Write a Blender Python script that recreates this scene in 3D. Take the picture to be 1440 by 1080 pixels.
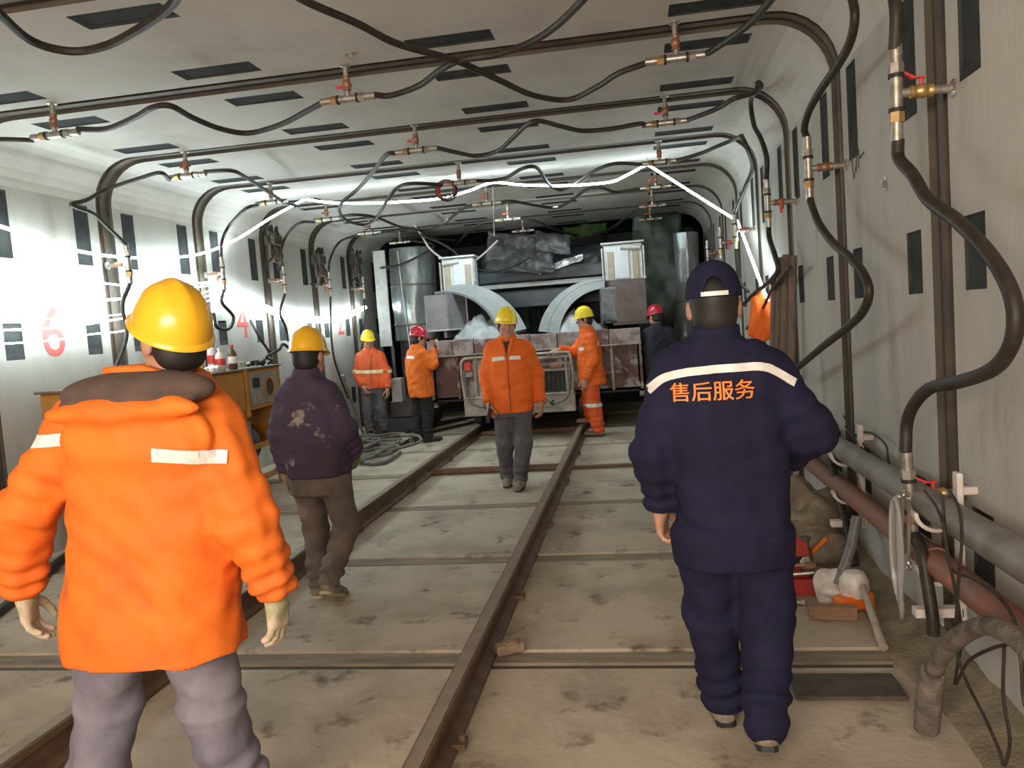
import bpy, bmesh, math, random
import numpy as np
from mathutils import Vector, Matrix, noise
from mathutils.bvhtree import BVHTree

for o in list(bpy.data.objects):
    bpy.data.objects.remove(o)
SC = bpy.context.scene
COL = SC.collection
# ---------------------------------------------------------------- camera
XL, XR, H = -4.51, 1.21, 3.13            # inner faces of the box tunnel
S0, SP = 3.387, 1.5                      # first ring joint in view, ring length
YA, YB = S0 - 4*SP, S0 + 7*SP            # built length of the tunnel
def make_camera():
    f, ya, pi, ro = 1113.8, 0.1595, 0.0751, -0.0731
    cam = bpy.data.cameras.new('camera')
    cam.sensor_width = 36.0
    cam.lens = f/1440*36.0
    cam.clip_start, cam.clip_end = 0.05, 200
    o = bpy.data.objects.new('camera', cam)
    COL.objects.link(o)
    fw = Vector((-math.sin(ya)*math.cos(pi), math.cos(ya)*math.cos(pi), -math.sin(pi)))
    r = Vector((math.cos(ya), math.sin(ya), 0))
    u = r.cross(fw)
    r2 = math.cos(ro)*r + math.sin(ro)*u
    u2 = -math.sin(ro)*r + math.cos(ro)*u
    M = Matrix((r2, u2, -fw)).transposed().to_4x4()
    M.translation = (0, 0, 1.487)
    o.matrix_world = M
    SC.camera = o
make_camera()
# ---------------------------------------------------------------- light
SC.view_settings.view_transform = 'Standard'
SC.view_settings.look = 'None'
SC.view_settings.gamma = 1
SC.view_settings.use_curve_mapping = False
SC.view_settings.exposure = 0.22
W = bpy.data.worlds.new('world')
SC.world = W
W.use_nodes = True
W.node_tree.nodes['Background'].inputs[0].default_value = (1.0, 0.93, 0.84, 1)
W.node_tree.nodes['Background'].inputs[1].default_value = 0.5
LED_POWER = 26
def lamp(name, loc, target, energy, color, sx, sy):
    l = bpy.data.lights.new(name, 'AREA')
    l.shape = 'RECTANGLE'; l.size = sx; l.size_y = sy
    l.energy = energy; l.color = color
    o = bpy.data.objects.new(name, l)
    o.location = loc
    o.rotation_euler = (Vector(target)-Vector(loc)).to_track_quat('-Z', 'Y').to_euler()
    COL.objects.link(o)
lamp('work_lamp', (-1.1, -2.2, 2.0), (-0.9, 6.0, 1.75), 230, (1.0, 0.84, 0.69), 3.2, 1.2)
lamp('shield_lamp', (-1.5, 10.4, 3.0), (-1.4, 11.6, 0.6), 34, (0.84, 0.97, 1.0), 2.4, 0.3)
# ---------------------------------------------------------------- materials
MATS = {}
def mat(name, col, rough=0.6, metal=0.0, col2=None, scale=6.0, detail=6.0, lo=0.35, hi=0.65, bump=0.0, bscale=None,
        emit=None, strength=0.0, stretch=(1, 1, 1), trans=0.0, coat=0.0, spec=0.5, third=None):
    if name in MATS: return MATS[name]
    m = bpy.data.materials.new(name)
    m.use_nodes = True
    nt = m.node_tree
    b = nt.nodes['Principled BSDF']
    b.inputs['Base Color'].default_value = (*col, 1)
    b.inputs['Roughness'].default_value = rough
    b.inputs['Metallic'].default_value = metal
    b.inputs['Specular IOR Level'].default_value = spec
    b.inputs['Transmission Weight'].default_value = trans
    b.inputs['Coat Weight'].default_value = coat
    m.diffuse_color = (*col, 1)
    if emit:
        b.inputs['Emission Color'].default_value = (*emit, 1)
        b.inputs['Emission Strength'].default_value = strength
    tc = nt.nodes.new('ShaderNodeTexCoord')
    mp = nt.nodes.new('ShaderNodeMapping')
    mp.inputs['Scale'].default_value = stretch
    g = nt.nodes.new('ShaderNodeNewGeometry')
    nt.links.new(g.outputs['Position'], mp.inputs['Vector'])
    def ns(sc, det=detail):
        n = nt.nodes.new('ShaderNodeTexNoise')
        n.inputs['Scale'].default_value = sc
        n.inputs['Detail'].default_value = det
        n.inputs['Roughness'].default_value = 0.62
        nt.links.new(mp.outputs[0], n.inputs['Vector'])
        return n
    def ramp(n, a, c):
        r = nt.nodes.new('ShaderNodeMapRange')
        r.inputs['From Min'].default_value = a
        r.inputs['From Max'].default_value = c
        nt.links.new(n.outputs[0], r.inputs['Value'])
        return r
    def mix(fac, a, bcol):
        x = nt.nodes.new('ShaderNodeMix'); x.data_type = 'RGBA'
        nt.links.new(fac.outputs[0], x.inputs[0])
        if isinstance(a, tuple): x.inputs[6].default_value = (*a, 1)
        else: nt.links.new(a.outputs[2], x.inputs[6])
        x.inputs[7].default_value = (*bcol, 1)
        return x
    if col2:
        r = ramp(ns(scale), lo, hi)
        x = mix(r, col, col2)
        if third:
            c3, s3, l3, h3 = third
            x = mix(ramp(ns(s3), l3, h3), x, c3)
        nt.links.new(x.outputs[2], b.inputs['Base Color'])
    if bump:
        n2 = ns(bscale or scale*5)
        bp = nt.nodes.new('ShaderNodeBump')
        bp.inputs['Strength'].default_value = bump
        bp.inputs['Distance'].default_value = 0.02
        nt.links.new(n2.outputs[0], bp.inputs['Height'])
        nt.links.new(bp.outputs[0], b.inputs['Normal'])
    MATS[name] = m
    return m
CONC = mat('concrete_wall', (0.46, 0.44, 0.40), 0.8, col2=(0.30, 0.29, 0.26), scale=1.6, lo=0.45, hi=0.85, bump=0.12, bscale=22, third=((0.25, 0.225, 0.13), 1.5, 0.57, 0.74), stretch=(1, 1.5, 0.40))
CEIL = mat('concrete_ceiling', (0.55, 0.52, 0.475), 0.8, col2=(0.40, 0.375, 0.335), scale=1.8, lo=0.45, hi=0.8, bump=0.10, bscale=22)
SLAB = mat('floor_slab_concrete', (0.49, 0.415, 0.315), 0.75, col2=(0.29, 0.24, 0.175), scale=2.2, lo=0.42, hi=0.72, bump=0.25, bscale=18, third=((0.12, 0.09, 0.065), 4.5, 0.58, 0.70))
JOINT = mat('joint_seal_dark', (0.075, 0.066, 0.056), 0.75, col2=(0.10, 0.078, 0.055), scale=9)
SEAL = mat('joint_seal_brown', (0.12, 0.075, 0.045), 0.65, col2=(0.05, 0.045, 0.04), scale=7)
POCK = mat('bolt_pocket_steel', (0.034, 0.037, 0.038), 0.85, 0.0, col2=(0.055, 0.056, 0.055), scale=8, spec=0.15)
GROUT = mat('grout_strip', (0.31, 0.26, 0.195), 0.85, col2=(0.17, 0.14, 0.10), scale=6, stretch=(0.4, 2, 1), bump=0.3)
RUST = mat('rail_steel_rusty', (0.13, 0.075, 0.045), 0.6, 0.35, col2=(0.20, 0.135, 0.09), scale=7, bump=0.15)
RTOP = mat('rail_head_worn', (0.27, 0.215, 0.155), 0.62, 0.25, col2=(0.21, 0.16, 0.11), scale=9)
HOSE = mat('hose_black_rubber', (0.022, 0.018, 0.0155), 0.5, col2=(0.045, 0.036, 0.029), scale=14, spec=0.35)
HOSEG = mat('hose_grey', (0.20, 0.20, 0.19), 0.5, col2=(0.1, 0.1, 0.1), scale=9)
STEEL = mat('fitting_steel', (0.55, 0.52, 0.47), 0.38, 0.75, col2=(0.34, 0.30, 0.25), scale=30)
BRASS = mat('brass', (0.56, 0.40, 0.16), 0.42, 0.7, col2=(0.45, 0.25, 0.12), scale=25)
COPPER = mat('rusty_valve', (0.40, 0.19, 0.10), 0.5, 0.5, col2=(0.25, 0.16, 0.12), scale=22)
REDP = mat('red_lever_paint', (0.60, 0.045, 0.03), 0.4)
REDN = mat('red_number_paint', (0.62, 0.10, 0.09), 0.7)
INK = mat('black_marker', (0.06, 0.06, 0.06), 0.8)
LED = mat('led_strip', (0.9, 0.95, 1.0), 0.4, emit=(0.80, 0.97, 1.0), strength=LED_POWER)
PIPEG = mat('grey_pipe', (0.27, 0.26, 0.24), 0.5, 0.2, col2=(0.17, 0.15, 0.13), scale=7)
PIPER = mat('red_primer_pipe', (0.30, 0.105, 0.06), 0.6, 0.1, col2=(0.20, 0.13, 0.10), scale=5, third=((0.5, 0.13, 0.09), 9, 0.58, 0.7))
WHITEP = mat('white_plastic', (0.78, 0.74, 0.70), 0.45, col2=(0.6, 0.5, 0.45), scale=14)
CLEAR = mat('clear_hose', (0.85, 0.85, 0.82), 0.15, trans=0.75)
BLACK = mat('black_matt', (0.018, 0.018, 0.019), 0.6)
# ---------------------------------------------------------------- helpers
def link(o, parent=None):
    COL.objects.link(o)
    if parent is not None: o.parent = parent
    return o
def tag(o, label=None, cat=None, group=None, kind=None):
    if label: o['label'] = label
    if cat: o['category'] = cat
    if group: o['group'] = group
    if kind: o['kind'] = kind
    return o
def empty(name, loc, rz=0.0):
    o = bpy.data.objects.new(name, None)
    o.empty_display_size = 0.1
    o.location = loc; o.rotation_euler = (0, 0, rz)
    return link(o)
def thing(name, loc, label, cat, group=None, rz=0.0):
    return tag(empty(name, loc, rz), label, cat, group)
def spline(pts, sub=6):
    P = [Vector(p) for p in pts]
    if len(P) < 3 or sub < 2: return P
    out = []
    n = len(P)
    for i in range(n-1):
        p0 = P[i-1] if i else P[0]*2-P[1]
        p1, p2 = P[i], P[i+1]
        p3 = P[i+2] if i+2 < n else P[-1]*2-P[-2]
        for k in range(sub):
            t = k/sub
            out.append(0.5*((2*p1)+(p2-p0)*t+(2*p0-5*p1+4*p2-p3)*t*t+(3*p1-p0-3*p2+p3)*t**3))
    out.append(P[-1])
    return out
class MB:
    def __init__(s): s.v = []; s.f = []
    def raw(s, v, f):
        n = len(s.v)
        s.v += [tuple(p) for p in v]; s.f += [tuple(i+n for i in q) for q in f]
        return s
    def box(s, c, d, R=None, taper=1.0):
        x, y, z = d[0]/2, d[1]/2, d[2]/2
        v = []
        for sz in (-1, 1):
            t = taper if sz > 0 else 1.0
            for sx, sy in ((-1, -1), (1, -1), (1, 1), (-1, 1)):
                p = Vector((sx*x*t, sy*y*t, sz*z))
                if R is not None: p = R @ p
                v.append(p+Vector(c))
        return s.raw(v, [(3, 2, 1, 0), (4, 5, 6, 7), (0, 1, 5, 4), (1, 2, 6, 5), (2, 3, 7, 6), (3, 0, 4, 7)])
    def bar(s, a, b, w, h=None, up=(0, 0, 1)):
        a = Vector(a); b = Vector(b); h = h or w
        d = (b-a); L = d.length; d.normalize()
        u = Vector(up)
        if abs(d.dot(u)) > 0.98: u = Vector((0, 1, 0))
        x = d.cross(u).normalized(); z = x.cross(d)
        return s.box((a+b)/2, (w, L, h), Matrix((x, d, z)).transposed())
    def tube(s, pts, r, n=8, sub=1, cap=True):
        P = spline(pts, sub)
        rs = r if isinstance(r, (list, tuple)) else None
        m = len(P)
        prev = None; v = []
        for i, p in enumerate(P):
            t = (P[min(i+1, m-1)]-P[max(i-1, 0)])
            if t.length < 1e-9: t = Vector((0, 0, 1))
            t.normalize()
            if prev is None:
                a = Vector((0, 0, 1)) if abs(t.z) < 0.9 else Vector((1, 0, 0))
                x = t.cross(a).normalized()
            else:
                x = (prev-t*prev.dot(t))
                x = x.normalized() if x.length > 1e-6 else t.orthogonal().normalized()
            prev = x
            y = t.cross(x)
            if rs:
                q = i/(m-1)*(len(rs)-1); k = min(int(q), len(rs)-2)
                rr = rs[k]+(rs[k+1]-rs[k])*(q-k)
            else: rr = r
            for j in range(n):
                a = 2*math.pi*j/n
                v.append(p+x*(rr*math.cos(a))+y*(rr*math.sin(a)))
        f = []
        for i in range(m-1):
            for j in range(n):
                k = (j+1) % n
                f.append((i*n+j, i*n+k, (i+1)*n+k, (i+1)*n+j))
        if cap:
            f.append(tuple(reversed(range(n)))); f.append(tuple((m-1)*n+j for j in range(n)))
        return s.raw(v, f)
    def cyl(s, a, b, r, r2=None, n=12):
        return s.tube([a, b], [r, r2 if r2 is not None else r], n)
    def lathe(s, prof, c=(0, 0, 0), n=16, R=None):
        v = []; f = []
        for (r, z) in prof:
            for j in range(n):
                a = 2*math.pi*j/n
                p = Vector((r*math.cos(a), r*math.sin(a), z))
                if R is not None: p = R @ p
                v.append(p+Vector(c))
        m = len(prof)
        for i in range(m-1):
            for j in range(n):
                k = (j+1) % n
                f.append((i*n+j, i*n+k, (i+1)*n+k, (i+1)*n+j))
        f.append(tuple(reversed(range(n)))); f.append(tuple((m-1)*n+j for j in range(n)))
        return s.raw(v, f)
    def prism(s, poly, a, b):
        """poly: list of 3-D points (one face), extruded by the vector b-a"""
        d = Vector(b)-Vector(a); n = len(poly)
        v = [Vector(p) for p in poly]+[Vector(p)+d for p in poly]
        f = [tuple(reversed(range(n))), tuple(range(n, 2*n))]
        for i in range(n):
            k = (i+1) % n
            f.append((i, k, n+k, n+i))
        return s.raw(v, f)
    def mesh(s, name, m, smooth=False, bevel=0.0):
        me = bpy.data.meshes.new(name)
        me.from_pydata(s.v, [], s.f)
        if bevel:
            bm = bmesh.new(); bm.from_mesh(me)
            bmesh.ops.bevel(bm, geom=list(bm.edges), offset=bevel, segments=1, affect='EDGES', clamp_overlap=True)
            bm.to_mesh(me); bm.free()
        bm = bmesh.new(); bm.from_mesh(me)
        bmesh.ops.recalc_face_normals(bm, faces=bm.faces)
        bm.to_mesh(me); bm.free()
        if smooth:
            me.shade_smooth()
            me.set_sharp_from_angle(angle=0.7)
        me.materials.append(m)
        return me
    def build(s, name, m, parent=None, smooth=False, bevel=0.0, loc=None):
        o = bpy.data.objects.new(name, s.mesh(name, m, smooth, bevel))
        if loc is not None: o.location = loc
        return link(o, parent)
def rebase(o, p):
    """moves a mesh's data so that its object sits at p"""
    p = Vector(p)
    o.data.transform(Matrix.Translation(-p)); o.location = p
    return o
def copy_tree(o, parent=None):
    c = o.copy(); COL.objects.link(c)
    if parent is not None: c.parent = parent
    for ch in list(o.children): copy_tree(ch, c)
    return c
# ---------------------------------------------------------------- tunnel shell
G = 0.21                                # width of a ring joint
RF = 0.36                                # corner haunch radius
PY = [(0.22, 0.40), (SP-0.40, SP-0.22)]  # bolt pockets, along the ring
PZ = [(0.42, 0.68), (1.49, 1.76), (2.24, 2.74)]
PX = [(-4.10, -3.60), (-2.64, -2.14), (-1.20, -0.70), (0.28, 0.80)]
def cuts(a, b, bands, extra=()):
    s = {a, b}
    for p, q in bands:
        for t in (p, q):
            if a < t < b: s.add(t)
    s |= {t for t in extra if a < t < b}
    return sorted(s)
def in_band(t, bands): return any(p-1e-6 <= t <= q+1e-6 for p, q in bands)
def panel(kind):
    """one ring's face: returns (panel mesh, list of pocket meshes); ring runs 0..SP in y"""
    mb = MB(); pockets = []; eg = MB()
    y0, y1 = G/2, SP-G/2
    ys = cuts(y0, y1, PY)
    if kind == 'ceiling':
        us = cuts(XL+RF, XR-RF, PX); bands = PX
        P = lambda u, y, d: Vector((u, y, H+d))
    else:
        us = cuts(-0.05, H-RF, PZ); bands = PZ
        if kind == 'left': P = lambda u, y, d: Vector((XL-d, y, u))
        else: P = lambda u, y, d: Vector((XR+d, y, u))
    for i in range(len(us)-1):
        for j in range(len(ys)-1):
            a, b, c, d = us[i], us[i+1], ys[j], ys[j+1]
            if in_band((a+b)/2, bands) and in_band((c+d)/2, PY):
                D = 0.010; sl = 0.05
                pk = MB()
                pk.raw([P(a, c, 0), P(b, c, 0), P(b, d, 0), P(a, d, 0), P(a+sl, c+0.01, D), P(b-0.012, c+0.01, D), P(b-0.012, d-0.01, D), P(a+sl, d-0.01, D)],
                       [(4, 5, 6, 7), (0, 1, 5, 4), (1, 2, 6, 5), (2, 3, 7, 6), (3, 0, 4, 7)])
                pockets.append(pk)
            else:
                mb.raw([P(a, c, 0), P(b, c, 0), P(b, d, 0), P(a, d, 0)], [(0, 1, 2, 3)])
    prof = [(us[0], 0), (us[-1], 0)]
    line = [P(us[0], 0, 0), P(us[-1], 0, 0)]
    outl = [P(us[0], 0, 0.03), P(us[-1], 0, 0.03)]
    if kind == 'ceiling':
        N = 8
        la = [Vector((XL+RF-RF*math.sin(t), 0, H-RF+RF*math.cos(t))) for t in [math.pi/2*k/N for k in range(N, -1, -1)]]
        ra = [Vector((XR-RF+RF*math.sin(t), 0, H-RF+RF*math.cos(t))) for t in [math.pi/2*k/N for k in range(N+1)]]
        for arc in (la, ra):
            for p, q in zip(arc[:-1], arc[1:]):
                mb.raw([p+Vector((0, y0, 0)), q+Vector((0, y0, 0)), q+Vector((0, y1, 0)), p+Vector((0, y1, 0))], [(0, 1, 2, 3)])
        line = la+ra
        cl, cr = Vector((XL+RF, 0, H-RF)), Vector((XR-RF, 0, H-RF))
        outl = [cl+(p-cl)*((RF+0.03)/RF) for p in la]+[cr+(p-cr)*((RF+0.03)/RF) for p in ra]
    for y in (y0, y1):
        for k in range(len(line)-1):
            dy = Vector((0, y, 0))
            eg.raw([line[k]+dy, line[k+1]+dy, outl[k+1]+dy, outl[k]+dy], [(0, 1, 2, 3)])
    return mb, pockets, eg
def structure(name, mb, m): return tag(mb.build(name, m), kind='structure')
LEN = YB-YA
shells = {}
bk = MB(); bk.box((XL-0.08, (YA+YB)/2, H/2-RF/2), (0.1, LEN, H-RF+0.1)); shells['left'] = structure('wall_left', bk, JOINT)
bk = MB(); bk.box((XR+0.08, (YA+YB)/2, H/2-RF/2), (0.1, LEN, H-RF+0.1)); shells['right'] = structure('wall_right', bk, JOINT)
bk = MB()
arcp = []
for t in [math.pi/2*k/8 for k in range(8, -1, -1)]: arcp.append((XL+RF-(RF+0.03)*math.sin(t), H-RF+(RF+0.03)*math.cos(t)))
for t in [math.pi/2*k/8 for k in range(9)]: arcp.append((XR-RF+(RF+0.03)*math.sin(t), H-RF+(RF+0.03)*math.cos(t)))
poly = [Vector((x, YA, z)) for x, z in arcp]+[Vector((XR+0.16, YA, H+0.2)), Vector((XL-0.16, YA, H+0.2))]
for a, b in zip(arcp[:-1], arcp[1:]):
    bk.prism([(a[0], YA, a[1]), (b[0], YA, b[1]), (b[0], YA, H+0.2), (a[0], YA, H+0.2)], (0, YA, 0), (0, YB, 0))
shells['ceiling'] = structure('ceiling', bk, JOINT)
for kind, pname, m in (('left', 'wall_panel', CONC), ('right', 'wall_panel', CONC), ('ceiling', 'ceiling_panel', CEIL)):
    mb, pk, eg = panel(kind)
    me = mb.mesh(pname, m, smooth=(kind == 'ceiling'))
    pms = [p.mesh('bolt_pocket', POCK) for p in pk]; eme = eg.mesh('edge_seal', JOINT)
    for k in range(-4, 7):
        o = link(bpy.data.objects.new(pname, me), shells[kind]); o.location = (0, S0+SP*k, 0)
        link(bpy.data.objects.new('edge_seal', eme), o)
        for pm in pms: link(bpy.data.objects.new('bolt_pocket', pm), o)
        if kind == 'right' and k == 0: RIGHT0 = o
        if kind == 'ceiling' and k == 0: CEIL0 = o
    for k in range(-3, 8):               # seal bead along the middle of each joint
        sb = MB(); y = 0
        if kind == 'ceiling':
            for a, b in zip(arcp[:-1], arcp[1:]):
                ca = Vector((min(max(a[0], XL+RF), XR-RF), 0, H-RF))
                A, B = Vector((a[0], 0, a[1])), Vector((b[0], 0, b[1]))
                cb = Vector((min(max(b[0], XL+RF), XR-RF), 0, H-RF))
                A2 = A-(A-ca).normalized()*0.018; B2 = B-(B-cb).normalized()*0.018
                sb.prism([A+Vector((0, -0.028, 0)), B+Vector((0, -0.028, 0)), B2+Vector((0, -0.028, 0)), A2+Vector((0, -0.028, 0))], (0, 0, 0), (0, 0.056, 0))
        else:
            x = XL-0.022 if kind == 'left' else XR+0.022
            sb.box((x, 0, (H-RF)/2), (0.02, 0.056, H-RF))
        o = sb.build('joint_seal', SEAL, shells[kind]); o.location = (0, S0+SP*k, 0)
# bolts and plugs in the panels
for loc, par, nrm in (((-1.55, 1.2, H), CEIL0, (0, 0, -1)), ((XR, 0.66, 2.02), RIGHT0, (-1, 0, 0)), ((XR, 0.3, 1.05), RIGHT0, (-1, 0, 0))):
    mb = MB(); n = Vector(nrm)
    mb.cyl(Vector(loc)-n*0.01, Vector(loc)+n*0.006, 0.035, n=14); mb.cyl(Vector(loc), Vector(loc)+n*0.022, 0.022, 0.018, 6)
    mb.build('grout_plug', STEEL, par)
# faint marker scribble on the right wall
mb = MB()
for a, b, w in (((0.475, 2.24), (0.45, 2.13), 0.012), ((0.45, 2.13), (0.40, 2.2), 0.010), ((0.385, 2.25), (0.40, 2.16), 0.014), ((0.34, 2.27), (0.355, 2.17), 0.014), ((0.33, 2.22), (0.24, 2.235), 0.012)):
    mb.bar((XR-0.001, a[0]+0.75, a[1]), (XR-0.001, b[0]+0.75, b[1]), w, 0.002, up=(1, 0, 0))
mb.build('ink_mark', INK, RIGHT0)
# ring numbers on the left wall
def text_mesh(body, size, m, name, fat=0.0):
    cu = bpy.data.curves.new(name, 'FONT')
    cu.body = body; cu.size = size; cu.align_x = 'CENTER'; cu.align_y = 'CENTER'; cu.extrude = 0.0; cu.offset = fat
    o = bpy.data.objects.new(name, cu); COL.objects.link(o)
    dg = bpy.context.evaluated_depsgraph_get()
    me = bpy.data.meshes.new_from_object(o.evaluated_get(dg))
    bpy.data.objects.remove(o)
    me.materials.clear(); me.materials.append(m)
    return me
for ch, y, z in (('6', 5.6, 1.67), ('4', 8.66, 1.73), ('2', 11.75, 1.69)):
    me = text_mesh(ch, 0.56, REDN, 'ring_number')
    bm = bmesh.new(); bm.from_mesh(me)
    r = bmesh.ops.extrude_face_region(bm, geom=bm.faces[:]); 
    for v in [g for g in r['geom'] if isinstance(g, bmesh.types.BMVert)]: v.co.z += 0.002
    bm.to_mesh(me); bm.free()
    o = link(bpy.data.objects.new('ring_number', me), shells['left'])
    o.matrix_world = Matrix(((0, 0, 1, XL+0.001), (1, 0, 0, y), (0, 1, 0, z), (0, 0, 0, 1)))
# ---------------------------------------------------------------- floor and track
RAILX = (-2.219, -0.769)
fb = MB(); fb.box(((XL+XR)/2, (YA+17.2)/2, -0.066), (XR-XL+0.2, 17.2-YA, 0.1))
floor = structure('floor', fb, JOINT)
lanes = ((XL+0.01, RAILX[0]-0.075), (RAILX[0]-0.065, RAILX[1]-0.075), (RAILX[1]-0.065, XR-0.01))
for a, b in lanes:
    mb = MB(); mb.box(((a+b)/2, SP/2, -0.035), (b-a, SP-0.17, 0.07))
    me = mb.mesh('floor_slab', SLAB, bevel=0.008)
    jb = MB(); jb.box(((a+b)/2, 0.012, -0.04), (b-a, 0.115, 0.07)); jme = jb.mesh('joint_strip', GROUT, bevel=0.006)
    for k in range(-4, 7):
        o = link(bpy.data.objects.new('floor_slab', me), floor)
        j = link(bpy.data.objects.new('joint_strip', jme), floor); j.location = (0, S0+SP*k, -0.002*((k*5) % 3))
        o.location = (0, S0+SP*k, -0.004*((k*7) % 3)); o.rotation_euler = (0.0006*((k*5) % 3-1), 0, 0)
track = thing('rail_track', (-1.494, 3.4, 0), 'pair of rusty steel rails running along the concrete floor to the muck wagon', 'rail track')
def rail_prof(x):
    return [(x-0.057, 0), (x+0.057, 0), (x+0.057, 0.012), (x+0.012, 0.028), (x+0.008, 0.098), (x+0.033, 0.108), (x+0.033, 0.136), (x-0.033, 0.136), (x-0.033, 0.108), (x-0.008, 0.098), (x-0.012, 0.028), (x-0.057, 0.012)]
T0 = Vector(track.location)
for x in RAILX:
    mb = MB(); mb.prism([Vector((px, YA, pz+0.001))-T0 for px, pz in rail_prof(x)], (0, YA, 0), (0, 13.2, 0))
    r = mb.build('rail', RUST, track)
    mb = MB(); mb.box(Vector((x, (YA+13.2)/2, 0.1385))-T0, (0.05, 13.2-YA, 0.004)); mb.build('worn_head', RTOP, r)
    for k in range(0, 6):
        y = S0+0.75+1.5*k-1.5
        for sx in (-1, 1):
            cb = MB(); cb.box(Vector((x+sx*0.062, y, 0.018))-T0, (0.05, 0.06, 0.02)); cb.cyl(Vector((x+sx*0.072, y, 0.02))-T0, Vector((x+sx*0.072, y, 0.05))-T0, 0.013, n=6)
            cb.build('rail_clip', RUST, track)
for y in (S0+3*SP, 10.55):
    mb = MB(); mb.box(Vector((-1.494, y, 0.022))-T0, (1.33, 0.075, 0.042)); mb.box(Vector((-1.494, y-0.03, 0.036))-T0, (1.33, 0.012, 0.05))
    mb.build('tie_bar', mat('tie_bar_rust', (0.24, 0.13, 0.075), 0.65, 0.2, col2=(0.15, 0.10, 0.07), scale=8), track, bevel=0.004)
mb = MB(); mb.box(Vector((-0.3, S0+3*SP, 0.012))-T0, (0.8, 0.06, 0.022)); mb.build('tie_bar', MATS['tie_bar_rust'], track)
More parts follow.
